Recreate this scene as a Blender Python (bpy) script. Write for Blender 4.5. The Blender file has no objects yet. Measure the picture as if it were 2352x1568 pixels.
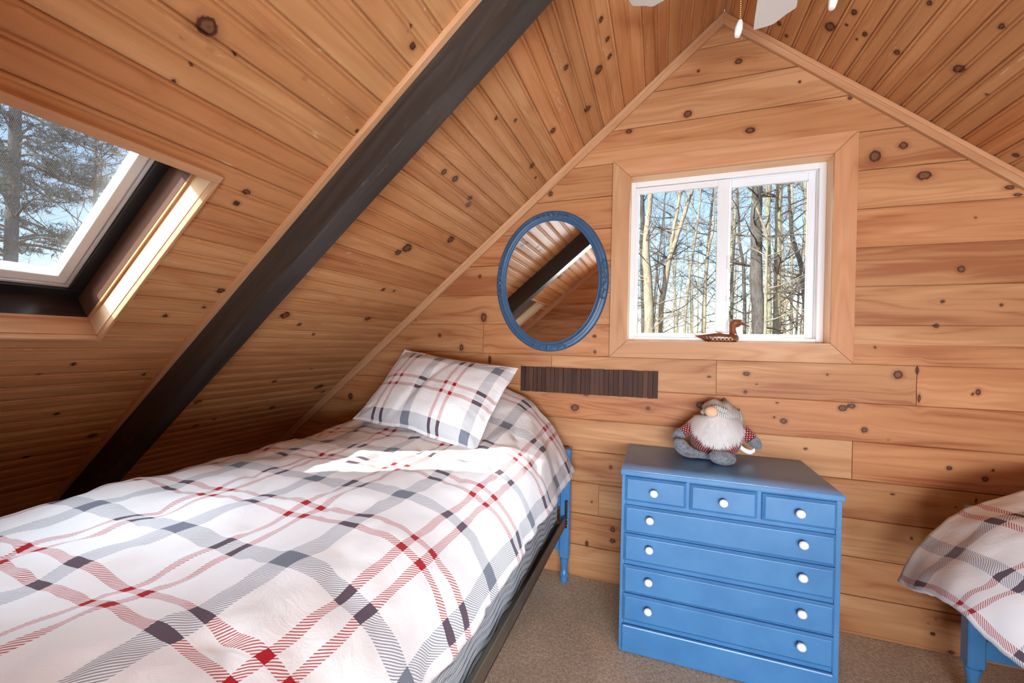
import bpy, math, random
import numpy as np
from mathutils import Vector, Matrix, noise

rng = np.random.default_rng(7)
random.seed(7)
C = bpy.context.scene.collection
ZA = 2.901            # ridge height
ML, MR = 0.8449, 0.8544
PI = math.pi

# ------------------------------------------------------------------ mesh building
class MB:
    """Collects shapes; build() links them as ONE mesh object."""
    def __init__(s):
        s.v = []; s.f = []; s.w = []; s.b = []; s.n = 0; s.mi = []
    def add(s, verts, faces, w=None, brd=0.0, mi=0):
        verts = np.asarray(verts, float).reshape(-1, 3)
        k = len(verts)
        s.v.append(verts)
        s.w.append(np.zeros((k, 3)) if w is None else np.asarray(w, float).reshape(-1, 3))
        bb = np.empty(k); bb[:] = brd
        s.b.append(bb)
        o = s.n
        for f in faces:
            s.f.append(tuple(int(i) + o for i in f))
            s.mi.append(mi)
        s.n += k
    def grid(s, P, w=None, brd=0.0, flip=False, wrap_u=False, mi=0):
        """P: (nu, nv, 3) array of points."""
        nu, nv = P.shape[:2]
        idx = np.arange(nu * nv).reshape(nu, nv)
        if wrap_u:
            idx = np.vstack([idx, idx[:1]])
        a = idx[:-1, :-1].ravel(); b = idx[1:, :-1].ravel(); c = idx[1:, 1:].ravel(); d = idx[:-1, 1:].ravel()
        F = np.stack([a, d, c, b] if flip else [a, b, c, d], 1)
        s.add(P.reshape(-1, 3), F.tolist(), None if w is None else w.reshape(-1, 3), brd, mi)
    def box(s, x0, x1, y0, y1, z0, z1, brd=0.0, along=0, mi=0):
        """box with its own vertices per face; w = (along, across, 9) for the wood grain"""
        c = np.array([[x, y, z] for x in (x0, x1) for y in (y0, y1) for z in (z0, z1)])
        s.hexa(c, brd, along, mi)
    def hexa(s, c, brd=0.0, along=0, mi=0):
        quads = [(0, 1, 3, 2), (4, 6, 7, 5), (0, 4, 5, 1), (2, 3, 7, 6), (0, 2, 6, 4), (1, 5, 7, 3)]
        s.add(c, quads, np.stack([c[:, along], c[:, (along + 1) % 3] + c[:, (along + 2) % 3] * .83, np.full(8, 9.)], 1), brd, mi)
    def prism(s, poly, O, A, B, N, t, brd=0.0, g=None, mi=0):
        """polygon (a,b) in the plane O + a*A + b*B, pushed along N by t; g = grain direction in (a,b)"""
        O, A, B, N = [np.array(q, float) for q in (O, A, B, N)]
        g = np.array(g if g is not None else (1, 0), float); g /= np.linalg.norm(g); h = np.array([-g[1], g[0]])
        P = np.array([O + a * A + b * B for a, b in poly]); Q = P + N * t
        n = len(poly)
        pw = np.array([[np.dot(q, g), np.dot(q, h), 9.] for q in poly]); qw = pw + np.array([0, t, 0])
        faces = [tuple(range(n))[::-1], tuple(range(n, 2 * n))] + [(i, (i + 1) % n, n + (i + 1) % n, n + i) for i in range(n)]
        s.add(np.vstack([P, Q]), faces, np.vstack([pw, qw]), brd, mi)
    def tube(s, pts, rad, n=8, cap=True, brd=0.0, mi=0):
        pts = np.asarray(pts, float); m = len(pts)
        rad = np.full(m, rad) if np.isscalar(rad) else np.asarray(rad, float)
        T = np.gradient(pts, axis=0); T /= np.linalg.norm(T, axis=1)[:, None] + 1e-12
        ref = np.array([0, 0, 1.]) if abs(T[0][2]) < .9 else np.array([1., 0, 0])
        P = np.zeros((n, m, 3)); W = np.zeros((n, m, 3))
        u = np.cross(ref, T[0]); u /= np.linalg.norm(u)
        L = 0
        for i in range(m):
            u = u - T[i] * np.dot(u, T[i]); u /= np.linalg.norm(u) + 1e-12
            v = np.cross(T[i], u)
            if i: L += np.linalg.norm(pts[i] - pts[i - 1])
            for k in range(n):
                a = 2 * PI * k / n
                P[k, i] = pts[i] + rad[i] * (math.cos(a) * u + math.sin(a) * v)
                W[k, i] = (L, a * rad[0], 9)
        s.grid(P, W, brd, wrap_u=True, mi=mi)
        if cap:
            for i in (0, m - 1):
                f = list(range(n))
                s.add(P[:, i], [f if i else f[::-1]], W[:, i], brd, mi)
    def lathe(s, prof, O, axis=2, n=24, brd=0.0, mi=0, cap=True):
        """prof: list of (radius, height) turned about an axis through O"""
        prof = np.asarray(prof, float)
        a = np.linspace(0, 2 * PI, n, endpoint=False)
        P = np.zeros((n, len(prof), 3))
        i0, i1 = [(1, 2), (2, 0), (0, 1)][axis]
        P[:, :, i0] = np.cos(a)[:, None] * prof[:, 0]
        P[:, :, i1] = np.sin(a)[:, None] * prof[:, 0]
        P[:, :, axis] = prof[:, 1]
        W = np.zeros_like(P); W[:, :, 0] = prof[:, 1]; W[:, :, 1] = a[:, None] * .03; W[:, :, 2] = 9
        s.grid(P + np.array(O), W, brd, wrap_u=True, mi=mi)
        if cap:
            for j in (0, len(prof) - 1):
                if prof[j, 0] > 1e-5:
                    f = list(range(n))
                    s.add(P[:, j] + np.array(O), [f if j else f[::-1]], None, brd, mi)
    def ellipsoid(s, c, r, M=None, nu=24, nv=14, fn=None, brd=0.0, mi=0, wscale=None):
        th = np.linspace(0, 2 * PI, nu, endpoint=False); ph = np.linspace(-PI / 2, PI / 2, nv)
        D = np.stack([np.cos(ph)[None, :] * np.cos(th)[:, None], np.cos(ph)[None, :] * np.sin(th)[:, None], np.sin(ph)[None, :] + 0 * th[:, None]], -1)
        P = D * np.array(r)
        if fn is not None: P = fn(P, D)
        if M is not None: P = P @ np.array(M).T
        W = np.zeros_like(P); W[:, :, 0] = th[:, None] * r[0]; W[:, :, 1] = ph[None, :] * r[2]
        s.grid(P + np.array(c), W, brd, wrap_u=True, mi=mi)
    def build(s, name, mats, parent=None, smooth=None, bevel=None, loc=None):
        me = bpy.data.meshes.new(name)
        V = np.vstack(s.v)
        me.from_pydata(V.tolist(), [], s.f)
        at = me.attributes.new('w', 'FLOAT_VECTOR', 'POINT'); at.data.foreach_set('vector', np.vstack(s.w).astype(np.float32).ravel())
        at = me.attributes.new('brd', 'FLOAT', 'POINT'); at.data.foreach_set('value', np.concatenate(s.b).astype(np.float32))
        for m in (mats if isinstance(mats, (list, tuple)) else [mats]): me.materials.append(m)
        me.polygons.foreach_set('material_index', np.array(s.mi, np.int32))
        if smooth is not None:
            me.polygons.foreach_set('use_smooth', np.ones(len(s.f), bool))
            if smooth < 179: me.set_sharp_from_angle(angle=math.radians(smooth))
        me.update()
        o = bpy.data.objects.new(name, me); C.objects.link(o)
        if bevel:
            b = o.modifiers.new('bevel', 'BEVEL'); b.width = bevel; b.segments = 2; b.limit_method = 'ANGLE'; b.angle_limit = math.radians(40); b.harden_normals = False
        if parent is not None: put(o, parent)
        return o

def wloc(o):
    l = Vector(o.location)
    if o.parent is not None: l += o.matrix_parent_inverse.to_translation() + wloc(o.parent)
    return l

def put(o, parent):
    """parent o while its mesh keeps its world place"""
    o.parent = parent
    o.matrix_parent_inverse = Matrix.Translation(-wloc(parent))

def tag(o, label=None, cat=None, group=None, kind=None):
    if label: o['label'] = label
    if cat: o['category'] = cat
    if group: o['group'] = group
    if kind: o['kind'] = kind
    return o

def thing(name, label, cat, loc=(0, 0, 0), group=None):
    o = bpy.data.objects.new(name, None); C.objects.link(o); o.location = loc
    o.empty_display_size = .05
    return tag(o, label, cat, group)

# ------------------------------------------------------------------ node helper
class NT:
    def __init__(s, name):
        s.m = bpy.data.materials.new(name); s.m.use_nodes = True
        s.t = s.m.node_tree; s.t.nodes.clear()
        s.out = s.t.nodes.new('ShaderNodeOutputMaterial')
    def n(s, typ, **k):
        nd = s.t.nodes.new(typ)
        for a, b in k.items(): setattr(nd, a, b)
        return nd
    def sock(s, dst, v):
        if v is None: return
        if isinstance(v, bpy.types.NodeSocket): s.t.links.new(v, dst)
        elif isinstance(v, (tuple, list)):
            dst.default_value = tuple(v) + ((1.0,) if len(v) == 3 and dst.type == 'RGBA' else ())
        else: dst.default_value = v
    def math(s, op, a, b=None, c=None, clamp=False):
        nd = s.n('ShaderNodeMath', operation=op, use_clamp=clamp)
        s.sock(nd.inputs[0], a); s.sock(nd.inputs[1], b); s.sock(nd.inputs[2], c)
        return nd.outputs[0]
    def mix(s, f, a, b, blend='MIX'):
        nd = s.n('ShaderNodeMix', data_type='RGBA', blend_type=blend)
        s.sock(nd.inputs[0], f); s.sock(nd.inputs[6], a); s.sock(nd.inputs[7], b)
        return nd.outputs[2]
    def smooth(s, v, a, b, c=0.0, d=1.0):
        nd = s.n('ShaderNodeMapRange', interpolation_type='SMOOTHSTEP')
        s.sock(nd.inputs[0], v); nd.inputs[1].default_value = a; nd.inputs[2].default_value = b; nd.inputs[3].default_value = c; nd.inputs[4].default_value = d
        return nd.outputs[0]
    def sep(s, v):
        nd = s.n('ShaderNodeSeparateXYZ'); s.sock(nd.inputs[0], v); return nd.outputs
    def comb(s, x, y, z):
        nd = s.n('ShaderNodeCombineXYZ'); s.sock(nd.inputs[0], x); s.sock(nd.inputs[1], y); s.sock(nd.inputs[2], z); return nd.outputs[0]
    def noise(s, vec, scale=1.0, detail=2.0, rough=.5, dist=0.0):
        nd = s.n('ShaderNodeTexNoise'); s.sock(nd.inputs['Vector'], vec); nd.inputs['Scale'].default_value = scale
        nd.inputs['Detail'].default_value = detail; nd.inputs['Roughness'].default_value = rough; nd.inputs['Distortion'].default_value = dist
        return nd.outputs['Fac']
    def attr(s, name):
        return s.n('ShaderNodeAttribute', attribute_name=name)
    def objco(s):
        return s.n('ShaderNodeTexCoord').outputs['Object']
    def bsdf(s, col, rough=.5, spec=.5, metal=0.0, bump=None, bstr=.3, bdist=.01, **k):
        b = s.n('ShaderNodeBsdfPrincipled')
        s.sock(b.inputs['Base Color'], col); s.sock(b.inputs['Roughness'], rough); s.sock(b.inputs['Specular IOR Level'], spec); s.sock(b.inputs['Metallic'], metal)
        for a, v in k.items(): s.sock(b.inputs[a.replace('_', ' ')], v)
        if bump is not None:
            bn = s.n('ShaderNodeBump'); bn.inputs['Strength'].default_value = bstr; bn.inputs['Distance'].default_value = bdist
            s.sock(bn.inputs['Height'], bump); s.t.links.new(bn.outputs[0], b.inputs['Normal'])
        s.t.links.new(b.outputs[0], s.out.inputs[0])
        return s.m

def srgb(r, g, b):
    f = lambda c: (c / 255 / 12.92) if c / 255 <= .04045 else ((c / 255 + .055) / 1.055) ** 2.4
    return (f(r), f(g), f(b))

def plain(name, col, rough=.5, spec=.5, metal=0.0, bump_scale=None, bstr=.1, var=0.0):
    t = NT(name)
    c = col
    if var:
        nz = t.noise(t.objco(), 6.0, 4.0, .6)
        c = t.mix(t.smooth(nz, .3, .7), tuple(x * (1 - var) for x in col), tuple(min(1, x * (1 + var)) for x in col))
    bp = t.noise(t.objco(), bump_scale, 3.0, .6) if bump_scale else None
    return t.bsdf(c, rough, spec, metal, bp, bstr, .004)

def wood(name, light, mid, dark, knot, rough=.48, ring=.5, redden=(1.10, .88, .80), tonevar=.5, spec=.2, scuff=None):
    t = NT(name)
    u, g, k = t.sep(t.attr('w').outputs['Vector'])[:3]
    r = t.attr('brd').outputs['Fac']
    rr = t.math('MULTIPLY', r, 53.0)
    f1 = t.noise(t.comb(t.math('ADD', t.math('MULTIPLY', u, 2.2), rr), t.math('MULTIPLY', g, 150.0), rr), 1.0, 3.0, .6)
    n2 = t.noise(t.comb(t.math('ADD', t.math('MULTIPLY', u, .55), t.math('MULTIPLY', rr, 1.7)), t.math('MULTIPLY', g, 7.0), rr), 1.0, 2.0, .45, .3)
    ringv = t.math('PINGPONG', t.math('MULTIPLY', n2, 24.0), 1.0)
    ringv = t.math('POWER', ringv, 2.0)
    n3 = t.noise(t.comb(t.math('ADD', t.math('MULTIPLY', u, 1.1), t.math('MULTIPLY', rr, 3.1)), t.math('MULTIPLY', g, 9.0), rr), 1.0, 3.0, .55, .6)
    tone = t.math('ADD', t.math('MULTIPLY', t.smooth(n3, .25, .75), tonevar), t.math('ADD', t.math('MULTIPLY', ringv, ring * .45), t.math('MULTIPLY', f1, .35)))
    tone = t.math('ADD', tone, t.math('MULTIPLY', t.math('SUBTRACT', r, .5), .35))
    col = t.mix(t.smooth(tone, .15, .65), light, mid)
    col = t.mix(t.smooth(tone, .62, 1.15), col, dark)
    col = t.mix(t.math('MULTIPLY', t.smooth(t.math('FRACT', t.math('MULTIPLY', r, 7.3)), .3, 1.0), .6), col, t.mix(1.0, col, redden, 'MULTIPLY'))
    kk = t.math('ADD', k, t.math('MULTIPLY', t.math('SUBTRACT', t.noise(t.comb(t.math('MULTIPLY', u, 70.0), t.math('MULTIPLY', g, 70.0), rr), 1.0, 2.0), .5), .7))
    halo = t.smooth(kk, .9, 2.0, .38, 0.0)
    col = t.mix(halo, col, tuple(a * .6 + b * .4 for a, b in zip(knot, dark)))
    ringk = t.math('PINGPONG', t.math('MULTIPLY', kk, 2.2), 1.0)
    kcol = t.mix(t.smooth(kk, .30, .82), t.mix(ringk, (.12, .050, .024), (.21, .098, .047)), knot)
    col = t.mix(t.smooth(kk, .85, 1.1, 1.0, 0.0), col, kcol)
    if scuff:
        sn = t.noise(t.comb(t.math('MULTIPLY', u, 9.0), t.math('MULTIPLY', g, 60.0), rr), 1.0, 5.0, .7, 1.2)
        sm = t.noise(t.comb(t.math('MULTIPLY', u, 2.0), t.math('MULTIPLY', g, 8.0), rr), 1.0, 2.0)
        col = t.mix(t.math('MULTIPLY', t.math('MULTIPLY', t.smooth(sn, scuff[1], scuff[1] + .06), t.smooth(sm, .5, .62)), scuff[2]), col, scuff[0])
    return t.bsdf(col, rough, spec, 0.0, f1, .06, .002)

W_WALL = wood('knotty_pine_wall', (.585, .312, .152), (.47, .224, .098), (.33, .118, .047), (.085, .022, .012), tonevar=.72, ring=.65)
W_CEIL = wood('beadboard_pine', (.60, .325, .150), (.485, .235, .100), (.34, .132, .052), (.07, .024, .015), scuff=((.74, .56, .38), .60, .55), spec=.12)
W_TRIM = wood('pine_trim', (.615, .37, .21), (.53, .285, .145), (.41, .185, .085), (.10, .03, .012), ring=.7)
W_PALE = wood('bare_pine', (.80, .60, .38), (.74, .52, .31), (.6, .38, .2), (.1, .03, .01), ring=.6)
W_STAIN = wood('stained_jamb', (.16, .085, .055), (.12, .06, .04), (.08, .04, .03), (.04, .02, .01), rough=.3)
W_EBONY = wood('dark_stained_sill', (.045, .03, .028), (.03, .02, .02), (.018, .012, .012), (.01, .01, .01), rough=.25)
W_BEAM = wood('dark_rafter_stain', (.047, .040, .037), (.029, .024, .022), (.014, .011, .010), (.008, .006, .005), rough=.34, tonevar=.7, spec=.5, scuff=((.22, .21, .20), .61, .6))
W_SLAT = wood('walnut_slats', (.105, .048, .030), (.065, .028, .019), (.034, .015, .011), (.03, .015, .01), rough=.6, tonevar=.5, redden=(.75, .85, 1.05))
W_DECK = wood('duck_wood', (.26, .085, .038), (.19, .058, .026), (.11, .03, .014), (.05, .015, .008), rough=.3)

BLUE = None
def mk_blue():
    t = NT('blue_paint')
    nz = t.noise(t.objco(), 9.0, 4.0, .6)
    col = t.mix(t.smooth(nz, .3, .7), srgb(66, 122, 176), srgb(74, 131, 184))
    bp = t.noise(t.comb(*[t.math('MULTIPLY', q, sc) for q, sc in zip(t.sep(t.objco())[:3], (8., 40., 160.))]), 1.0, 3.0, .6)
    return t.bsdf(col, .30, .5, 0.0, bp, .05, .002)
BLUE = mk_blue()
WHITE_PVC = plain('white_vinyl', (.80, .81, .83), .35, .5)
WHITE_GLOSS = plain('white_ceramic', (.86, .86, .85), .15, .6)
BLACK_METAL = plain('black_metal', (.012, .013, .015), .35, .5)
STEEL = plain('bracket_steel', (.42, .40, .37), .35, .5, .9, 40.0, .15)
RAIL = plain('bronze_angle_iron', (.15, .12, .09), .42, .5, .55, 30.0, .08, .2)
BRASS = plain('brass_chain', (.80, .50, .16), .25, .5, 1.0)
ALU = plain('pale_sash_metal', (.62, .65, .68), .35, .5, .3)

def mk_glass():
    t = NT('window_glass')
    bk = t.n('ShaderNodeNewGeometry').outputs['Backfacing']
    fr = t.n('ShaderNodeFresnel'); t.sock(fr.inputs[0], t.math('ADD', 1.45, t.math('MULTIPLY', bk, 1 / 1.45 - 1.45)))
    tr = t.n('ShaderNodeBsdfTransparent'); tr.inputs[0].default_value = (.95, .97, .97, 1)
    gl = t.n('ShaderNodeBsdfGlossy'); gl.inputs['Roughness'].default_value = .02
    mx = t.n('ShaderNodeMixShader'); t.t.links.new(fr.outputs[0], mx.inputs[0]); t.t.links.new(tr.outputs[0], mx.inputs[1]); t.t.links.new(gl.outputs[0], mx.inputs[2])
    t.t.links.new(mx.outputs[0], t.out.inputs[0]); return t.m
GLASS = mk_glass()
def mk_screen():
    t = NT('insect_screen')
    u, g, k = t.sep(t.attr('w').outputs['Vector'])[:3]
    a = t.math('PINGPONG', t.math('MULTIPLY', u, 1 / .0016), 1.0); b = t.math('PINGPONG', t.math('MULTIPLY', g, 1 / .0016), 1.0)
    wire = t.math('MAXIMUM', t.math('GREATER_THAN', a, .86), t.math('GREATER_THAN', b, .86))
    tr = t.n('ShaderNodeBsdfTransparent')
    df = t.n('ShaderNodeBsdfDiffuse'); df.inputs[0].default_value = (.55, .56, .58, 1)
    mx = t.n('ShaderNodeMixShader'); t.t.links.new(wire, mx.inputs[0]); t.t.links.new(tr.outputs[0], mx.inputs[1]); t.t.links.new(df.outputs[0], mx.inputs[2])
    t.t.links.new(mx.outputs[0], t.out.inputs[0]); return t.m
SCREEN = mk_screen()
def mk_mirror():
    t = NT('mirror_silver'); return t.bsdf((.93, .94, .93), .0, .5, 1.0)
MIRROR = mk_mirror()

def plaid(name, px, py, u0, v0, wg=.050, wr=.019, sep=.026, hatch=.0062):
    """white cotton printed with hatched grey bands and pairs of red stripes; w = cloth metres"""
    t = NT(name)
    u, g, k = t.sep(t.attr('w').outputs['Vector'])[:3]
    def band(c, c0, p, centre, half):
        f = t.math('FRACT', t.math('ADD', t.math('DIVIDE', t.math('SUBTRACT', c, c0), p), 100.5 - centre / p))
        return t.math('LESS_THAN', t.math('ABSOLUTE', t.math('SUBTRACT', f, .5)), half / p)
    gu = band(u, u0, px, 0, wg / 2); gv = band(g, v0, py, 0, wg / 2 * 1.12)
    ru = t.math('MAXIMUM', band(u, u0, px, px / 2 - sep, wr / 2), band(u, u0, px, px / 2 + sep, wr / 2))
    rv = t.math('MAXIMUM', band(g, v0, py, py / 2 - sep * 1.15, wr / 2 * 1.15), band(g, v0, py, py / 2 + sep * 1.15, wr / 2 * 1.15))
    h = t.math('LESS_THAN', t.math('FRACT', t.math('DIVIDE', t.math('ADD', u, t.math('MULTIPLY', g, .75)), hatch)), .47)
    grey = t.math('MAXIMUM', gu, gv); red = t.math('MAXIMUM', ru, rv)
    bothg = t.math('MULTIPLY', gu, gv); bothr = t.math('MULTIPLY', ru, rv)
    cross = t.math('MAXIMUM', t.math('MULTIPLY', gu, rv), t.math('MULTIPLY', gv, ru))
    white = (.76, .765, .785)
    col = t.mix(t.math('MULTIPLY', grey, h), white, srgb(142, 147, 159))
    col = t.mix(t.math('MULTIPLY', red, h), col, srgb(176, 92, 92))
    col = t.mix(bothg, col, srgb(112, 118, 132))
    col = t.mix(cross, col, srgb(86, 72, 84))
    col = t.mix(bothr, col, srgb(160, 14, 28))
    bp = t.noise(t.comb(t.math('MULTIPLY', u, 14.0), t.math('MULTIPLY', g, 14.0), 0.0), 1.0, 5.0, .62, .8)
    return t.bsdf(col, .85, .15, 0.0, bp, .22, .02, Sheen_Weight=.1)

# ------------------------------------------------------------------ planked surfaces
def knot_fields(U, V, knots):
    """grain coordinate pushed round the knots, and the distance to the nearest one in knot radii"""
    G = V.copy(); K = np.full(U.shape, 6.0)
    u0, u1, v0, v1 = U.min(), U.max(), V.min(), V.max()
    for (ku, kv, ru, rv) in knots:
        if ku < u0 - .3 or ku > u1 + .3 or kv < v0 - .05 or kv > v1 + .05: continue
        du = (U - ku) / ru; dv = (V - kv) / rv
        K = np.minimum(K, np.sqrt(du * du + dv * dv))
        G = G - (V - kv) * np.exp(-(du * du / 14 + dv * dv / 7)) * .8
    return G, K

def lin(a, b, step):
    n = max(2, int(math.ceil(abs(b - a) / step)) + 1)
    return np.linspace(a, b, n)

def board_rows(va, vb, prof, step):
    """points (v, depth) of the profile prof clipped to [va, vb], with extra points no further apart than step"""
    p = [(v, d) for v, d in prof if va - 1e-9 <= v <= vb + 1e-9]
    pv = [q[0] for q in prof]; pd = [q[1] for q in prof]
    if not p or p[0][0] > va + 1e-6: p.insert(0, (va, float(np.interp(va, pv, pd))))
    if p[-1][0] < vb - 1e-6: p.append((vb, float(np.interp(vb, pv, pd))))
    out = [p[0]]
    for a, b in zip(p[:-1], p[1:]):
        n = max(1, int(math.ceil((b[0] - a[0]) / step)))
        for i in range(1, n + 1):
            out.append((a[0] + (b[0] - a[0]) * i / n, a[1] + (b[1] - a[1]) * i / n))
    return out

def plank_wall(name, mat, y0, face, zl, xl, xr, hole, knots, step, joints={}, slim=.0016):
    """horizontal boards on a gable wall; face -1 looks towards -y. hole = (x0, x1, z0, z1) or None"""
    mb = MB()
    def pos(x, z, d): return np.stack([x, y0 - face * d, z], -1)
    for r in range(len(zl) - 1):
        va, vb = zl[r], zl[r + 1]
        g = slim
        prof = [(va, .010), (va + g, .009), (va + g + .0002, .0012), (va + g + .0016, 0), (vb - g - .0016, 0), (vb - g - .0002, .0012), (vb - g, .009), (vb, .010)]
        pieces = []
        if hole and vb > hole[2] and va < hole[3]:
            cuts = sorted({va, vb, min(max(hole[2], va), vb), min(max(hole[3], va), vb)})
            for a, b in zip(cuts[:-1], cuts[1:]):
                if b - a < 1e-6: continue
                if (a + b) / 2 > hole[2] and (a + b) / 2 < hole[3]:
                    pieces += [(a, b, None, hole[0]), (a, b, hole[1], None)]
                else: pieces.append((a, b, None, None))
        else: pieces.append((va, vb, None, None))
        js = sorted(joints.get(r, []))
        brd = [rng.random() for _ in range(len(js) + 1)]
        for a, b, pl, pr in pieces:
            rows = board_rows(a, b, prof, step)
            V = np.array([q[0] for q in rows]); Dp = np.array([q[1] for q in rows])
            lo = np.array([xl(v) if pl is None else pl for v in V]); hi = np.array([xr(v) if pr is None else pr for v in V])
            hi = np.maximum(hi, lo + .001)
            edges = [None] + [j for j in js if lo.max() < j < hi.min()] + [None]
            for e0, e1 in zip(edges[:-1], edges[1:]):
                l = lo if e0 is None else np.full(len(V), e0 + .0012); h = hi if e1 is None else np.full(len(V), e1 - .0012)
                n = max(3, int((h - l).max() / step) + 2)
                f = np.linspace(0, 1, n)
                U = l[None, :] + (h - l)[None, :] * f[:, None]; VV = np.broadcast_to(V, U.shape); DD = np.broadcast_to(Dp, U.shape)
                G, K = knot_fields(U, VV, knots)
                P = pos(U, VV, DD)
                bi = 0 if e0 is None else js.index(e0) + 1
                mb.grid(P, np.stack([U, G, K], -1), brd[bi], flip=(face > 0))
                # board ends at a joint
                for e, row in ((e0, 0), (e1, -1)):
                    if e is not None:
                        q = np.stack([P[row], P[row] + np.array([0, -face * .009, 0])], 0)
                        mb.grid(q, np.stack([np.stack([U[row], G[row], K[row]], -1)] * 2, 0), brd[bi])
            bk = np.array([[lo[0], y0 - face * .0101, a], [hi[0], y0 - face * .0101, a], [hi[-1], y0 - face * .0101, b], [lo[-1], y0 - face * .0101, b]])
            mb.add(bk, [(0, 1, 2, 3)], np.array([[0, 0, 9.]] * 4), .5)
    return mb.build(name, mat, smooth=30)

def bead_profile(a, b):
    """edge-and-centre bead board from a to b (depth grows away from the room)"""
    p = [(a, .009), (a + .0008, .0085), (a + .0012, .0050), (a + .0034, .0014), (a + .0056, 0), (a + .0085, .0006), (a + .0105, .0026), (a + .0120, .0050), (a + .0132, .0050), (a + .0162, .0008), (a + .0180, 0)]
    c = (a + b) / 2
    p += [(c - .0105, 0), (c - .0090, .0010), (c - .0068, .0050), (c - .0056, .0050), (c - .0040, .0018), (c - .0015, .0002), (c + .0015, .0002), (c + .0040, .0018), (c + .0056, .0050), (c + .0068, .0050), (c + .0090, .0010), (c + .0105, 0)]
    p += [(b - .0060, 0), (b - .0040, .0012), (b - .0012, .0050), (b - .0008, .0085), (b, .009)]
    return p

def roof_pos(sign, slope):
    co = 1 / math.hypot(1, slope); si = slope * co
    def pos(y, s, d):
        return np.stack([sign * s * co + sign * d * si, y + 0 * s, ZA - s * si + d * co], -1)
    return pos

def plank_roof(mb, sign, slope, y0, y1, s0, s1, phase, pitch, hole, knots, step, simple=False, extra=0):
    pos = roof_pos(sign, slope)
    k0 = int(math.floor((s0 - phase) / pitch)); k1 = int(math.ceil((s1 - phase) / pitch))
    for k in range(k0, k1):
        va, vb = phase + k * pitch, phase + (k + 1) * pitch
        a0, b0 = max(va, s0), min(vb, s1)
        if b0 - a0 < .002: continue
        prof = bead_profile(va, vb)
        brd = rng.random()
        kn = list(knots)
        for _ in range(extra):
            if rng.random() < .5: kn.append((rng.uniform(y0, y1), rng.uniform(va + .02, vb - .02), rng.uniform(.007, .016), rng.uniform(.006, .012)))
        pcs = [(a0, b0, y0, y1)]
        if hole and b0 > hole[2] and a0 < hole[3]:
            pcs = []
            cuts = sorted({a0, b0, min(max(hole[2], a0), b0), min(max(hole[3], a0), b0)})
            for a, b in zip(cuts[:-1], cuts[1:]):
                if b - a < 1e-6: continue
                m = (a + b) / 2
                if hole[2] < m < hole[3]: pcs += [(a, b, y0, hole[0]), (a, b, hole[1], y1)]
                else: pcs.append((a, b, y0, y1))
        for a, b, ya, yb in pcs:
            rows = board_rows(a, b, prof, step)
            S = np.array([q[0] for q in rows]); D = np.array([q[1] for q in rows])
            Y = lin(ya, yb, step if not simple else .25)
            U, VV = np.meshgrid(Y, S, indexing='ij'); DD = np.broadcast_to(D, U.shape)
            G, K = knot_fields(U, VV, kn) if not simple else (VV, np.full(U.shape, 6.))
            mb.grid(pos(U, VV, DD), np.stack([U, G, K], -1), brd, flip=(sign > 0))
            q = pos(np.array([ya, yb, yb, ya]), np.array([a, a, b, b]), np.full(4, .0095))
            mb.add(q, [(0, 1, 2, 3)], np.array([[0, 0, 9.]] * 4), .5)

KW = [(-0.151,2.437,0.024,0.02),(0.122,2.312,0.025,0.018),(-0.431,2.394,0.02,0.014),(0.069,2.654,0.02,0.015),(-0.107,2.644,0.009,0.009),(0.604,2.122,0.026,0.03),(0.7,2.154,0.021,0.019),(0.772,2.016,0.035,0.022),(1.04,1.936,0.021,0.011),(1.064,1.903,0.018,0.008),(0.319,2.505,0.009,0.008),(0.509,2.395,0.012,0.01),(0.898,1.612,0.017,0.017),(0.842,1.478,0.009,0.009),(0.823,1.376,0.012,0.011),(0.62,1.281,0.007,0.007),(0.96,1.104,0.011,0.016),(0.772,1.065,0.008,0.026),(0.764,1.186,0.008,0.019),(0.59,0.914,0.015,0.015),(0.942,1.094,0.006,0.009),(0.287,0.928,0.017,0.015),(0.259,1.011,0.009,0.006),(0.248,0.943,0.009,0.006),(0.509,1.005,0.02,0.016),(0.54,1.017,0.019,0.014),(0.876,0.78,0.012,0.011),(0.987,0.749,0.012,0.012),(1.01,0.788,0.007,0.007),(0.7,1.164,0.021,0.022),(0.132,1.143,0.018,0.013),(0.128,1.055,0.011,0.011),(0.175,1.095,0.007,0.006),(-0.03,1.121,0.013,0.007),(-0.062,0.978,0.025,0.021),(0.037,1.011,0.013,0.013),(0.084,0.965,0.008,0.006),(-0.684,0.92,0.026,0.021),(-0.308,0.945,0.012,0.013),(-0.624,0.998,0.02,0.012),(-0.587,1.314,0.014,0.01),(-0.583,1.229,0.009,0.012),(-1.232,1.417,0.022,0.031),(-1.263,1.661,0.012,0.015),(-1.188,1.167,0.011,0.028),(-1.373,1.235,0.015,0.024),(-1.522,1.307,0.012,0.016),(-0.843,2.11,0.015,0.017),(-2.187,0.887,0.021,0.026),(-1.694,1.401,0.009,0.008),(-0.47,0.287,0.015,0.016),(-0.469,0.227,0.018,0.014),(-0.603,0.188,0.01,0.019),(-0.486,0.616,0.011,0.014),(-0.582,0.418,0.007,0.007),(0.847,0.141,0.007,0.006),(0.822,0.116,0.006,0.006),(0.836,0.075,0.011,0.009),(0.897,0.013,0.013,0.009),(0.76,0.465,0.006,0.009),(0.9,0.621,0.007,0.005),(0.962,0.656,0.005,0.014),(-0.654,1.722,0.01,0.01),(-0.286,1.097,0.008,0.006),(0.692,0.644,0.01,0.006),(0.374,0.808,0.01,0.008),(1.023,1.461,0.008,0.008),(0.938,1.822,0.006,0.008),(-1.254,1.024,0.014,0.018),(-2.445,0.81,0.019,0.021),(0.45,1.153,0.006,0.008),(0.673,0.878,0.006,0.007)]
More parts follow.
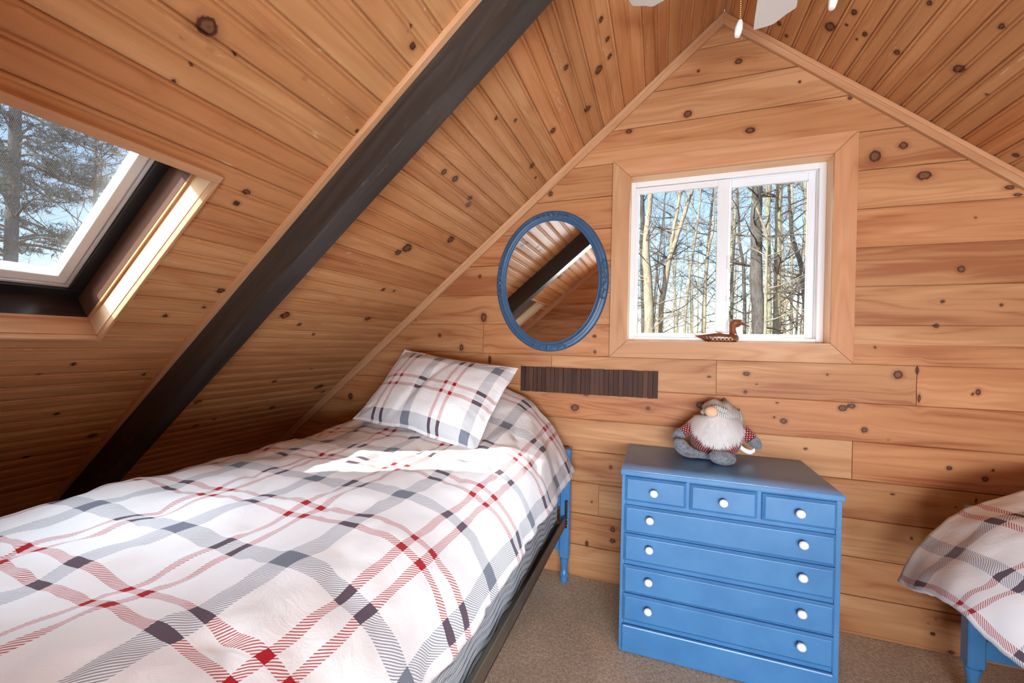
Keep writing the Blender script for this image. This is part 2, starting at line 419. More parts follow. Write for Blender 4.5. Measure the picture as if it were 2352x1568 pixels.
KL = [(-1.81,1.521,0.0306,0.0253),(-1.779,1.558,0.0077,0.0064),(-1.804,1.661,0.0089,0.0073),(-1.794,1.61,0.0061,0.005),(-1.835,1.573,0.0058,0.0048),(-1.401,1.194,0.0069,0.0057),(-1.398,1.212,0.0069,0.0057),(-1.355,1.224,0.0163,0.0134),(-1.487,1.859,0.0154,0.0127),(-1.491,1.907,0.0151,0.0125),(-1.318,2.276,0.018,0.0149),(-1.438,2.427,0.0135,0.0111),(-1.601,2.692,0.0111,0.0092),(-1.352,3.183,0.0205,0.017),(-0.945,2.374,0.03,0.0248),(-0.816,2.428,0.016,0.0132),(-0.665,2.496,0.0126,0.0104),(-0.367,2.345,0.0259,0.0214),(-0.619,2.899,0.0174,0.0144),(-0.422,2.801,0.0113,0.0093),(-0.427,3.183,0.0247,0.0204),(-0.988,3.018,0.022,0.0182),(-0.789,3.209,0.0141,0.0117),(-0.869,3.251,0.0201,0.0166),(-0.178,3.007,0.0402,0.03),(-0.078,3.078,0.0191,0.0157),(-0.286,1.145,0.0214,0.0177),(-0.16,1.164,0.0131,0.0108),(-0.801,1.152,0.0129,0.0107),(-0.691,1.094,0.0135,0.0112),(-0.492,0.691,0.03,0.0248),(-0.691,0.823,0.0179,0.0148),(-0.394,0.976,0.0236,0.0195),(-0.616,0.627,0.016,0.0132),(-0.505,0.631,0.0181,0.0149),(-0.597,1.837,0.0394,0.03),(-0.627,1.876,0.025,0.0207),(-0.342,1.695,0.0335,0.0276),(-0.502,1.461,0.0191,0.0158),(-0.478,2.117,0.0177,0.0146),(-0.382,2.11,0.0134,0.0111),(-0.716,1.436,0.0257,0.0212),(-0.81,1.444,0.0203,0.0168),(-0.472,1.492,0.0232,0.0192),(-0.747,0.64,0.0173,0.0143),(-0.301,0.787,0.0269,0.0222),(-1.733,1.536,0.0074,0.0061),(-1.902,1.751,0.0044,0.004),(-1.795,1.965,0.0079,0.0065),(-1.531,3.271,0.0148,0.0123),(-1.541,2.984,0.0122,0.01),(-1.348,2.769,0.0117,0.0096),(-1.223,2.19,0.0127,0.0105),(-1.329,2.367,0.0116,0.0096),(-1.56,1.484,0.0085,0.007),(-1.311,1.515,0.0109,0.009),(-1.106,3.408,0.0186,0.0154),(-1.672,2.74,0.0096,0.0079)]
KR = [(-0.118,0.275,0.0135,0.0111),(-0.07,0.325,0.0114,0.0094),(-0.358,0.531,0.0153,0.0126),(-0.285,0.53,0.0089,0.0074),(-0.238,0.477,0.0243,0.0201),(-0.285,0.608,0.0138,0.0114),(-0.243,0.593,0.0081,0.0067),(-0.529,0.728,0.0116,0.0096),(-0.336,0.947,0.0217,0.0179),(-0.287,1.079,0.0081,0.0067),(-0.082,1.33,0.0143,0.0118),(-0.016,0.463,0.0092,0.0076),(0.022,0.097,0.0098,0.0081),(-0.276,0.745,0.0145,0.0119),(-0.561,0.941,0.0126,0.0104)]
KW = [(a, b, c * .84, d * .84) for a, b, c, d in KW]; KL = [(a, b, c * .85, d * .8) for a, b, c, d in KL]   # KSCALE
XL = lambda z: -(ZA - z) / ML - .004
XR = lambda z: (ZA - z) / MR + .004
KNEE = 3.05            # knee walls far under the eaves
YB = -2.52             # room side of the back partition
YR = -4.70             # far gable of the loft behind it
SKY = (-2.235, -1.594, 1.858, 2.542)       # skylight opening: y0, y1, s0, s1 along the left slope
WIN = (-.417, .453, 1.294, 2.149)          # window opening x0, x1, z0, z1
DOOR = (-.80, 1.35, -.01, 3.0)            # opening in the back partition behind the camera

zl = [0.0] + [.0023 + .1718 * k for k in range(1, 17)] + [ZA - .003]
jts = {6: [-.818, .003 + .0], 1: [-.803], 2: [-.546], 4: [.548], 7: [-1.232]}
jts[6] = [.003, .764]; jts[5] = [-.02]; jts[6] = [-.818, .003, .764]; jts.pop(5)
wf = plank_wall('wall_front', W_WALL, 0.0, -1, zl, XL, XR, WIN, KW, .0085, jts)
tag(wf, 'knotty pine plank gable wall around the sliding window', 'wall', kind='structure')
kb = [(rng.uniform(-3, 3), rng.uniform(.1, 2.7), rng.uniform(.008, .02), rng.uniform(.007, .015)) for _ in range(70)]
wb = plank_wall('wall_back', W_WALL, YB, 1, zl, XL, XR, DOOR, kb, .03)
tag(wb, 'knotty pine plank partition with a wide opening behind the camera', 'wall', kind='structure')

cl = MB()
plank_roof(cl, -1, ML, YB - .02, .012, 0.002, 3.98, .0555, .1345, SKY, KL, .011)
plank_roof(cl, -1, ML, YR, YB - .02, 0.002, 3.98, .0555, .1345, None, [], .05, simple=True)
o = cl.build('ceiling_left', W_CEIL, smooth=35); tag(o, 'left slope of the beadboard ceiling with the skylight', 'ceiling', kind='structure')
cr = MB()
plank_roof(cr, 1, MR, YB - .02, .012, 0.002, 1.75, -.0317, .1322, None, KR, .012)
plank_roof(cr, 1, MR, YB - .02, .012, 1.75, 3.96, -.0317, .1322, None, [], .03, simple=True)
plank_roof(cr, 1, MR, YR, YB - .02, 0.002, 3.96, -.0317, .1322, None, [], .05, simple=True)
o = cr.build('ceiling_right', W_CEIL, smooth=35); tag(o, 'right slope of the beadboard ceiling above the fan', 'ceiling', kind='structure')

# roof sheathing above the boards (keeps daylight out), with the skylight hole and the rake overhang beyond the gable
def sheath(name, sign, slope, hole):
    mb = MB(); pos = roof_pos(sign, slope)
    def slab(ya, yb, sa, sb, d0, d1):
        c = np.array([pos(np.array(y), np.array(s), np.array(d)) for y in (ya, yb) for s in (sa, sb) for d in (d0, d1)])
        mb.hexa(c, .5, 1)
    s1 = 4.15
    if hole:
        slab(YR - .2, hole[0], -.02, s1, .03, .16); slab(hole[1], .02, -.02, s1, .03, .16)
        slab(hole[0], hole[1], -.02, hole[2], .03, .16); slab(hole[0], hole[1], hole[3], s1, .03, .16)
    else: slab(YR - .2, .02, -.02, s1, .03, .16)
    slab(.02, .62, -.02, s1, .10, .20)
    return tag(mb.build(name, plain(name + '_paint', (.13, .125, .12), .7)), 'roof slab above the ceiling boards', 'roof', kind='structure')
sheath('roof_left', -1, ML, (SKY[0] - .01, SKY[1] + .01, SKY[2] - .01, SKY[3] + .01))
sheath('roof_right', 1, MR, None)

def mk_carpet():
    t = NT('tan_carpet')
    co = t.objco()
    a = t.noise(co, 230.0, 3.0, .7); b = t.noise(co, 75.0, 3.0, .6); c = t.noise(co, 3.2, 3.0, .5, .8)
    v = t.math('ADD', t.math('MULTIPLY', a, .6), t.math('MULTIPLY', b, .4))
    col = t.mix(t.smooth(v, .36, .64), (.40, .29, .20), (.82, .67, .51))
    col = t.mix(t.smooth(c, .35, .7), col, t.mix(1.0, col, (1.22, 1.2, 1.18), 'MULTIPLY'))
    return t.bsdf(col, .95, .1, 0.0, v, .9, .012)
CARPET = mk_carpet()
fl = MB(); fl.box(-3.3, 3.3, YR, .012, -.12, 0.0)
tag(fl.build('floor', CARPET), 'tan cut pile carpet floor', 'floor', kind='structure')
for nm, sx in (('wall_left', -1), ('wall_right', 1)):
    mb = MB(); mb.box(sx * KNEE - .02, sx * KNEE + .02, YR, .012, 0, .5, along=1)
    tag(mb.build(nm, W_WALL), 'low pine knee wall under the eaves', 'wall', kind='structure')
# far gable of the loft, with a window opening added to let fill light in
FW = (-.7, 1.7, .45, 1.26)
wr = plank_wall('wall_rear', W_WALL, YR, 1, zl, XL, XR, FW, [], .2)
tag(wr, 'far pine gable of the loft behind the camera', 'wall', kind='structure')

# ------------------------------------------------------------------ gable trims
def slope_trim(name, sign, slope, label):
    co = 1 / math.hypot(1, slope); si = slope * co
    mb = MB()
    A = (sign * co, 0, -si); Bv = (-sign * si, 0, -co)     # down the slope / square to it, into the room
    L = 3.9; w = .046
    t0 = w * slope            # mitre at the ridge
    O = (0, -.019, ZA)
    mb.prism([(0.0, 0.0), (L, 0.0), (L, w), (t0, w)], O, A, Bv, (0, 1, 0), .018, .3 if sign < 0 else .62)
    mb.prism([(0.0, .004), (L, .004), (L, w * .45), (t0 * .45, w * .45)], (0, -.023, ZA), A, Bv, (0, 1, 0), .005, .35 if sign < 0 else .66)
    o = mb.build(name, W_TRIM, bevel=.0015)
    return tag(o, label, 'trim', kind='structure')
slope_trim('trim_1', -1, ML, 'pine trim strip up the left slope of the gable wall')
slope_trim('trim_2', 1, MR, 'pine trim strip down the right slope of the gable wall')
def back_trim(name, sign, slope):
    co = 1 / math.hypot(1, slope); si = slope * co
    mb = MB()
    mb.prism([(0, 0), (3.9, 0), (3.9, .046), (.046 * slope, .046)], (0, YB, ZA), (sign * co, 0, -si), (-sign * si, 0, -co), (0, 1, 0), .02, .4)
    tag(mb.build(name, W_TRIM), 'pine trim strip on the back partition', 'trim', kind='structure')
back_trim('trim_4', -1, ML); back_trim('trim_5', 1, MR)

# ------------------------------------------------------------------ rafter beam
BY0, BY1 = -1.283, -1.186
def along_roof(mb, sign, slope, y0, y1, s0, s1, d0, d1, n=1, brd=0.3, wob=0.0):
    """bar lying under the slope: d measured square to the boards, into the room"""
    pos = roof_pos(sign, slope)
    S = np.linspace(s0, s1, n + 1)
    ring = [(y0, d0), (y0, d1), (y1, d1), (y1, d0)]
    for q in range(4):
        (ya, da), (yb, db) = ring[q], ring[(q + 1) % 4]
        P = np.zeros((n + 1, 2, 3)); W = np.zeros((n + 1, 2, 3))
        for i, s in enumerate(S):
            j = [wob * noise.noise(Vector((s * 3, q * 7., 1))), wob * noise.noise(Vector((s * 3, (q + 1) % 4 * 7., 1)))]
            P[i, 0] = pos(np.array(ya + j[0]), np.array(s), np.array(-da - j[0])); P[i, 1] = pos(np.array(yb + j[1]), np.array(s), np.array(-db - j[1]))
            W[i, 0] = (s, ya + da + q * .31, 9); W[i, 1] = (s, yb + db + q * .31 + .02, 9)
        mb.grid(P, W, brd, flip=(sign > 0))
    for s in (s0, s1):
        mb.add(np.array([pos(np.array(y), np.array(s), np.array(-d)) for y, d in ring]), [(0, 1, 2, 3)], None, brd)
bt = thing('rafter_beam', 'near-black stained rafter beam sloping across the left ceiling', 'beam', (-1.4, -1.23, 1.6))
mb = MB(); along_roof(mb, -1, ML, BY0, BY1, .02, 3.75, -.004, .1207, 40, .3, .003)
mb.build('beam', W_BEAM, bt, bevel=.003)
mb = MB(); along_roof(mb, -1, ML, BY0 - .02, BY0, .02, 3.75, -.002, .017, 1, .2)
tag(mb.build('edge_strip', W_TRIM, bt, bevel=.003), 'pale pine strip along the beam')
# ------------------------------------------------------------------ skylight (window_2)
sk = thing('window_2', 'small tilted skylight with insect screen in the left ceiling slope', 'skylight', (-1.65, -1.92, 1.5)); sk['kind'] = 'structure'
pos = roof_pos(-1, ML)
def sbox(mb, y0, y1, s0, s1, d0, d1, brd=.4, along=1):
    c = np.array([pos(np.array(y), np.array(s), np.array(d)) for y in (y0, y1) for s in (s0, s1) for d in (d0, d1)])
    q = [(0, 1, 3, 2), (4, 6, 7, 5), (0, 4, 5, 1), (2, 3, 7, 6), (0, 2, 6, 4), (1, 5, 7, 3)]
    par = np.array([[y, s, d] for y in (y0, y1) for s in (s0, s1) for d in (d0, d1)])
    a = 0 if along == 1 else 1
    mb.add(c, q, np.stack([par[:, a], par[:, 1 - a] + par[:, 2], np.full(8, 9.)], 1), brd)
y0, y1, s0, s1 = SKY
mb = MB()       # edge moulding standing a little below the boards
e = .009
sbox(mb, y0 - e, y1 + e, s0 - e - .016, s0, -.016, .006, .2); sbox(mb, y0 - e, y1 + e, s1, s1 + e, -.016, .006, .2)
sbox(mb, y0 - e, y0, s0, s1, -.016, .006, .3, 2); sbox(mb, y1, y1 + e, s0, s1, -.016, .006, .3, 2)
mb.build('casing', W_TRIM, sk, bevel=.002)
def lining(d0, d1, inset, mat, nm, lab, jmat=None):
    i = inset
    for k, (a, b, c, d, al) in enumerate([(y0 - .02, y1 + .02, s0 - .02, s0 + i, 1), (y0 - .02, y1 + .02, s1 - i, s1 + .02, 1), (y0 - .02, y0 + i, s0 + i, s1 - i, 2), (y1 - i, y1 + .02, s0 + i, s1 - i, 2)]):
        m = MB(); sbox(m, a, b, c, d, d0, d1, .15 + .2 * k, al)
        ob = m.build(nm, jmat[k] if jmat else mat, sk)
        if lab: tag(ob, lab[k])
lining(.004, .062, .002, W_PALE, 'lining_board', None, [W_TRIM, W_TRIM, W_PALE, W_PALE])
lining(.062, .070, .009, W_TRIM, 'lining_lip', None)
lining(.070, .165, .010, W_STAIN, 'jamb', ['brown stained head jamb', 'black stained sill', 'brown stained side jamb', 'brown stained side jamb'], [W_STAIN, W_EBONY, W_STAIN, W_STAIN])
def ring(i0, i1, d0, d1, mat, nm, lab=None):
    m = MB()
    sbox(m, y0 + i0, y1 - i0, s0 + i0, s0 + i1, d0, d1); sbox(m, y0 + i0, y1 - i0, s1 - i1, s1 - i0, d0, d1)
    sbox(m, y0 + i0, y0 + i1, s0 + i1, s1 - i1, d0, d1); sbox(m, y1 - i1, y1 - i0, s0 + i1, s1 - i1, d0, d1)
    ob = m.build(nm, mat, sk, bevel=.002)
    if lab: tag(ob, lab)
    return ob
ring(-.01, .046, .150, .185, BLACK_METAL, 'frame', 'black metal skylight frame')
ring(.046, .056, .158, .190, ALU, 'gasket_frame')
sash = ring(.056, .084, .166, .205, WHITE_PVC, 'sash', 'white metal sash')
m = MB(); sbox(m, y0 + .07, y1 - .07, s0 + .07, s1 - .07, .197, .200); put(m.build('pane', GLASS), sash)
m = MB(); Y, S = np.meshgrid([y0 + .078, y1 - .078], [s0 + .078, s1 - .078], indexing='ij')
m.grid(pos(Y, S, 0 * Y + .178), np.stack([Y, S, 0 * Y], -1)); tag(m.build('insect_screen', SCREEN, sk), 'fine insect screen over the skylight pane')
m = MB(); sbox(m, -1.86, -1.81, s1 - .047, s1 - .036, .142, .155); m.build('latch', BLACK_METAL, sk, bevel=.002)
ring(-.03, .012, .185, .24, BLACK_METAL, 'curb')

# ------------------------------------------------------------------ sliding window (window_1)
wn = thing('window_1', 'white two-pane sliding window in a wide mitred pine casing', 'window', (.02, 0, 1.29)); wn['kind'] = 'structure'
X1, X2, Z1, Z2 = -.506, .539, 1.205, 2.239
x1, x2, z1, z2 = WIN
O = (0, -.020, 0)
for k, (poly, g) in enumerate([([(X1, Z2), (x1, z2), (x2, z2), (X2, Z2)], (1, 0)), ([(X1, Z1), (X2, Z1), (x2, z1), (x1, z1)], (1, 0)), ([(X1, Z1), (x1, z1), (x1, z2), (X1, Z2)], (0, 1)), ([(X2, Z1), (X2, Z2), (x2, z2), (x2, z1)], (0, 1))]):
    cx = sum(p[0] for p in poly) / 4; cz = sum(p[1] for p in poly) / 4
    poly = [(cx + (a - cx) * .9985, cz + (b - cz) * .9985) for a, b in poly]
    m = MB(); m.prism(poly, O, (1, 0, 0), (0, 0, 1), (0, 1, 0), .0205, .12 + .23 * k, g); m.build('casing', W_TRIM, wn, bevel=.0012)
for k, (a, b, c, d) in enumerate([(x1 - .015, x1, z1 - .015, z2 + .015), (x2, x2 + .015, z1 - .015, z2 + .015), (x1, x2, z1 - .015, z1), (x1, x2, z2, z2 + .015)]):
    m = MB(); m.box(a, b, -.004, .13, c, d, .2 + .2 * k, 2 if k < 2 else 0); m.build('jamb', W_PALE if k != 2 else W_TRIM, wn)
def frame(nm, xa, xb, za, zb, ya, yb, l, r, bt_, tp, par, mat=WHITE_PVC):
    m = MB()
    m.box(xa, xa + l, ya, yb, za, zb); m.box(xb - r, xb, ya, yb, za, zb); m.box(xa + l, xb - r, ya, yb, za, za + bt_); m.box(xa + l, xb - r, ya, yb, zb - tp, zb)
    return m.build(nm, mat, par, bevel=.0025)
fr = frame('window_frame', x1, x2, z1, z2, .078, .15, .026, .028, .022, .028, wn)
frame('track_lip', x1 + .024, x2 - .026, z1 + .02, z2 - .026, .105, .112, .006, .006, .006, .006, wn)
s_l = frame('sash', x1 + .022, .052, z1 + .020, z2 - .030, .088, .108, .020, .050, .022, .032, wn)
s_r = frame('sash', .030, x2 - .022, z1 + .020, z2 - .026, .118, .138, .036, .040, .022, .040, wn)
for s_, a, b, y in ((s_l, x1 + .04, .008, .099), (s_r, .062, x2 - .058, .129)):
    m = MB(); m.box(a, b, y, y + .003, z1 + .038, z2 - .06); put(m.build('pane', GLASS), s_)
m = MB(); m.box(.047, .058, .080, .090, 1.66, 1.73); m.box(.047, .056, .080, .090, 1.50, 1.53); m.build('latch', WHITE_PVC, wn, bevel=.002)
# frame of the added rear window, out of view, for the fill lamp
rw = thing('fill_window', 'unseen window added in the far gable of the loft for fill light', 'window', (.5, YR, .55)); rw['kind'] = 'structure'
frame('window_frame', FW[0], FW[1], FW[2], FW[3], YR - .06, YR + .01, .06, .06, .06, .06, rw)
m = MB(); m.box(.47, .53, YR - .05, YR, FW[2] + .06, FW[3] - .06); m.build('mullion', WHITE_PVC, rw)

# ------------------------------------------------------------------ dresser
dr = thing('dresser', 'bright blue painted seven-drawer dresser with white round knobs', 'dresser', (-.02, -.28, 0))
DX0, DX1, DY0, DY1, DZ = -.393, .353, -.520, -.012, .753
m = MB()
m.box(DX0, DX0 + .018, DY0, DY1, 0, .730); m.box(DX1 - .018, DX1, DY0, DY1, 0, .730); m.box(DX0 + .018, DX1 - .018, DY1 - .01, DY1, .02, .73)
m.box(DX0 + .018, DX1 - .018, DY0 + .004, DY0 + .02, .015, .730)
m.build('carcass', BLUE, dr, bevel=.002)
m = MB(); m.box(DX0 - .005, DX1 + .005, DY0 - .016, DY1 + .004, .731, DZ); m.build('top', BLUE, dr, bevel=.004)
KNOB = [(0, 0), (.0075, 0), (.0065, .005), (.0055, .010), (.0085, .0135), (.0135, .0165), (.0155, .021), (.0140, .0265), (.0085, .0300), (.0, .031)]
def knob(x, z, y, par):
    k = MB(); k.lathe([(r, -h) for r, h in KNOB], (x, y, z), 1, 20, cap=False)
    return k.build('knob', WHITE_GLOSS, par, smooth=180)
def drawer(xa, xb, za, zb, knobs):
    m = MB(); t = .016
    yf = DY0 - t; e = .010
    # front with a moulded (bevelled) edge all round
    P = [(xa, DY0 + .003, za), (xb, DY0 + .003, za), (xb, DY0 + .003, zb), (xa, DY0 + .003, zb)]
    Q = [(xa, DY0 - .007, za), (xb, DY0 - .007, za), (xb, DY0 - .007, zb), (xa, DY0 - .007, zb)]
    Q2 = [(xa + .004, DY0 - .010, za + .004), (xb - .004, DY0 - .010, za + .004), (xb - .004, DY0 - .010, zb - .004), (xa + .004, DY0 - .010, zb - .004)]
    R = [(xa + e, yf, za + e), (xb - e, yf, za + e), (xb - e, yf, zb - e), (xa + e, yf, zb - e)]
    V = P + Q + Q2 + R; F = [(12, 13, 14, 15)]
    for a in (0, 4, 8): F += [(a + i, a + (i + 1) % 4, a + 4 + (i + 1) % 4, a + 4 + i) for i in range(4)]
    m.add(V, F)
    d = m.build('drawer', BLUE, dr, bevel=.0012)
    for x, z in knobs: knob(x, z, yf + .001, d)
drawer(-.379, -.149, .626, .726, [(-.268, .676)]); drawer(-.136, .093, .625, .725, [(-.022, .676)]); drawer(.108, .337, .624, .725, [(.222, .675)])
for za, zb in ((.498, .608), (.379, .491), (.250, .361), (.134, .243)):
    zk = (za + zb) / 2 + .012
    drawer(-.380, .336, za, zb, [(-.281, zk), (.233, zk)])
m = MB(); m.box(-.381, .337, DY0 - .014, DY0 + .004, .004, .115)
bs = m.build('base_panel', BLUE, dr, bevel=.006)
for x in (-.366, .322):
    for z in (.030, .080):
        k = MB(); k.ellipsoid((x, DY0 - .013, z), (.007, .004, .007), nu=12, nv=8); k.build('screw_plug', BLUE, bs, smooth=180)

# ------------------------------------------------------------------ bed frames, box springs, mattresses
def mk_ticking():
    t = NT('quilted_ticking')
    y = t.sep(t.objco())[1]; z = t.sep(t.objco())[2]
    wv = t.math('MULTIPLY', t.math('SINE', t.math('MULTIPLY', y, 26.0)), .012)
    q = t.math('PINGPONG', t.math('DIVIDE', t.math('ADD', z, t.math('ADD', wv, t.math('MULTIPLY', y, .05))), .013), 1.0)
    line = t.smooth(q, .86, .98)
    a = t.math('GREATER_THAN', t.math('PINGPONG', t.math('DIVIDE', y, .0032), 1.0), .72); b = t.math('GREATER_THAN', t.math('PINGPONG', t.math('DIVIDE', z, .0052), 1.0), .80)
    th = t.math('MAXIMUM', t.math('MULTIPLY', a, .6), b)
    col = t.mix(th, srgb(122, 129, 142), srgb(205, 210, 218))
    col = t.mix(line, col, srgb(228, 232, 238))
    return t.bsdf(col, .8, .2, 0.0, t.math('SUBTRACT', 1.0, t.math('POWER', q, 3.0)), .8, .012, Sheen_Weight=.2)
TICK = mk_ticking()
def rounded_slab(x0, x1, y0, y1, z0, z1, r=.05):
    m = MB()
    n = 7; out = []
    for (cx, cy, a0) in ((x1 - r, y1 - r, 0), (x0 + r, y1 - r, PI / 2), (x0 + r, y0 + r, PI), (x1 - r, y0 + r, 1.5 * PI)):
        for i in range(n): a = a0 + PI / 2 * i / (n - 1); out.append((cx + r * math.cos(a), cy + r * math.sin(a)))
    o = np.array(out); c = np.array([(x0 + x1) / 2, (y0 + y1) / 2])
    rows = [(z0, .985), (z0 + .012, 1), (z1 - .02, 1), (z1 - .006, .992), (z1, .975)]
    P = np.zeros((len(o), len(rows), 3))
    for j, (z, s) in enumerate(rows): P[:, j, :2] = c + (o - c) * s; P[:, j, 2] = z
    m.grid(P, wrap_u=True); k = len(o)
    m.add(P[:, -1], [tuple(range(k))]); m.add(P[:, 0], [tuple(range(k))[::-1]])
    return m

POST = [(.0, 0), (.018, .002), (.0205, .010), (.0215, .018), (.0175, .028), (.0185, .033), (.0225, .042), (.0215, .052), (.0155, .066), (.0150, .078), (.0185, .098), (.0225, .118), (.0225, .128), (.0180, .131), (.0225, .1345), (.0225, .138)]
def bed_frame(label, xa, xb, yh, yf, side, post_top, kind):
    """xa/xb: post centres left and right; yh head y, yf foot y; side: +1 when the open side is at xb"""
    b = thing(kind, label, 'bed', ((xa + xb) / 2, (yh + yf) / 2, 0))
    for x in (xa, xb):
        for y, top in ((yh, post_top), (yf, .45)):
            m = MB(); m.lathe([(r * 1.04, h) for r, h in POST], (x, y, 0), 2, 20)
            h = .0245
            m.prism([(-h, -h + .004), (-h + .004, -h), (h - .004, -h), (h, -h + .004), (h, h - .004), (h - .004, h), (-h + .004, h), (-h, h - .004)], (x, y, .138), (1, 0, 0), (0, 1, 0), (0, 0, 1), top - .138)
            m.build('post', BLUE, b, smooth=35)
    m = MB(); m.box(xa + .024, xb - .024, yh - .010, yh + .012, .165, .235); m.build('lower_rail', BLUE, b, bevel=.004)
    m = MB(); m.box(xa + .024, xb - .024, yh - .010, yh + .012, .40, post_top - .05); m.build('headboard', BLUE, b, bevel=.006)
    m = MB(); m.box(xa + .024, xb - .024, yf - .010, yf + .012, .25, .42); m.build('footboard', BLUE, b, bevel=.006)
    for x, sg in ((xa, -1), (xb, 1)):
        m = MB()
        xo = x + sg * .010
        m.box(min(xo, xo - sg * .004), max(xo, xo - sg * .004), yf + .03, yh - .03, .312, .368)
        m.box(min(xo, xo - sg * .045), max(xo, xo - sg * .045), yf + .03, yh - .03, .312, .316)
        r = m.build('side_rail', RAIL, b)
        m = MB(); m.box(xo - .006, xo + .006, yh - .040, yh - .022, .300, .445)
        k = m.build('bracket', BLACK_METAL, r, bevel=.003)
        m = MB()
        for z in (.315, .345, .43):
            m = MB(); m.ellipsoid((xo + sg * .007, yh - .030, z), (.004, .007, .007), nu=10, nv=6); m.build('bracket_bolt', STEEL, r, smooth=180)
    return b
bed_frame('blue wooden bed under the left slope, turned foot showing beside the dresser', -1.86, -.707, -.085, -2.26, 1, .712, 'twin_bed')
bed_frame('blue wooden bed at the right edge, thick square post under the bedspread', .815, 1.83, -.300, -2.36, -1, .705, 'twin_bed.001')
tag(rounded_slab(-1.85, -.735, -2.23, -.115, .317, .545).build('box_spring', TICK, smooth=50), 'quilted grey box spring showing above the bronze rail of the left bed', 'box spring')
tag(rounded_slab(-1.83, -.765, -2.21, -.13, .546, .735, .07).build('mattress', TICK, smooth=50), 'mattress hidden under the plaid comforter on the left bed', 'mattress')
tag(rounded_slab(.845, 1.80, -2.33, -.335, .317, .50).build('box_spring', TICK, smooth=50), 'box spring under the plaid comforter on the right-hand bed', 'box spring')
tag(rounded_slab(.875, 1.79, -2.31, -.36, .501, .70, .07).build('mattress', TICK, smooth=50), 'mattress hidden under the plaid comforter on the right-hand bed', 'mattress')

# ------------------------------------------------------------------ comforters
def catmull(pts, n):
    pts = np.asarray(pts, float); p = np.vstack([2 * pts[0] - pts[1], pts, 2 * pts[-1] - pts[-2]])
    out = []
    for i in range(1, len(p) - 2):
        for t in np.linspace(0, 1, 12, endpoint=False):
            a, b, c, d = p[i - 1], p[i], p[i + 1], p[i + 2]
            out.append(.5 * (2 * b + (c - a) * t + (2 * a - 5 * b + 4 * c - d) * t * t + (3 * b - a - 3 * c + d) * t ** 3))
    out.append(pts[-1]); out = np.array(out)
    L = np.concatenate([[0], np.cumsum(np.linalg.norm(np.diff(out, axis=0), axis=1))])
    s = np.linspace(0, L[-1], n)
    return np.stack([np.interp(s, L, out[:, k]) for k in range(out.shape[1])], 1), s
def sstep(a, b, x):
    t = min(1, max(0, (x - a) / (b - a))); return t * t * (3 - 2 * t)

def comforter(name, label, flat, head, yh, yf, yblend, mat, ucut, seed, amp=1.0, nu=190, dy=.0105):
    ny = int((yh - yf) / dy)
    A, sa = catmull(flat, nu); B, sb = catmull(head, nu)
    P = np.zeros((nu, ny, 3)); W = np.zeros((nu, ny, 3))
    ua = sa - np.interp(ucut, A[:, 0], sa)                     # cloth coordinate measured from a printed band on the top
    vv = 0.0; prev = None
    for j in range(ny):
        y = yh - (yh - yf) * j / (ny - 1)
        h = 1 - sstep(0, 1, (yh - y) / yblend)
        S = A * (1 - h) + B * h
        T = np.gradient(S, axis=0); N = np.stack([-T[:, 1], T[:, 0]], 1); N /= np.linalg.norm(N, axis=1)[:, None] + 1e-9
        for i in range(nu):
            x, z = S[i]; nx, nz = N[i]
            side = 1 - abs(nz)                                  # 0 on top, 1 on the hanging flap
            q = Vector((ua[i] * 1.0, y, seed))
            d = .014 * noise.noise(q * 4.3) + .011 * noise.noise(q * 9.5 + Vector((7, 3, 0))) + .005 * noise.noise(Vector((ua[i] * 24, y * 15, seed))) + .006 * (1 - abs(noise.noise(Vector((ua[i] * 7 + y * 2, y * 5 - ua[i] * 2, seed + 4))))) ** 4
            # sewn-through tufts
            d -= .011 * math.exp(-(((ua[i] / .30 + .25 + .04 * noise.noise(q * 2)) % 1.0 - .5) ** 2 + ((y / .30 + .1) % 1.0 - .5) ** 2) / .012)
            # falling folds
            f = math.sin(y * 21 + 2.6 * noise.noise(Vector((y * 2.2, seed, 0))) + 1.5 * ua[i]) * .010 + math.sin(y * 47 + 3 * noise.noise(Vector((y * 3, seed + 5, 0)))) * .004
            f += .012 * noise.noise(Vector((ua[i] * 2.5, y * 7, seed + 9)))
            # gathers fanning out from the raised head end
            gth = math.exp(-((y - (yh - .42)) / .16) ** 2) * math.sin(ua[i] * 60 + y * 25) * .004
            dd = amp * (d * (1 - .5 * side) + f * sstep(.25, .95, side) + gth * (1 - side) * .6)
            edge = min(i, nu - 1 - i) / nu
            P[i, j] = (x + nx * dd, y + .012 * noise.noise(Vector((ua[i] * 5, seed, 2))) * (j < 3 or j > ny - 4), z + nz * dd)
        mid = S[nu // 2:int(nu * .85), 1].mean()
        if prev is not None: vv += math.hypot(prev[0] - y, prev[1] - mid)
        prev = (y, mid)
        W[:, j, 0] = ua; W[:, j, 1] = vv; W[:, j, 2] = h
    # hem gathered a little
    for j in range(ny):
        for i in (0, 1, nu - 2, nu - 1):
            P[i, j, 2] += .008 * noise.noise(Vector((j * .11, seed, i > 5))) + .004 * noise.noise(Vector((j * .4, seed, i > 5)))
    m = MB(); m.grid(P, W, .5)
    o = m.build(name, mat, smooth=180)
    s = o.modifiers.new('padding', 'SOLIDIFY'); s.thickness = .020; s.offset = -1
    return tag(o, label, 'comforter')
PX, PY = .336, .445
flat1 = [(-1.955, .50), (-1.935, .62), (-1.895, .725), (-1.80, .778), (-1.6, .787), (-1.35, .788), (-1.1, .786), (-.94, .780), (-.83, .755), (-.755, .705), (-.712, .630), (-.684, .560)]
head1 = [(-1.93, .56), (-1.92, .66), (-1.89, .76), (-1.83, .85), (-1.65, .96), (-1.4, 1.01), (-1.18, 1.01), (-1.02, .985), (-.91, .940), (-.81, .85), (-.73, .72), (-.672, .600)]
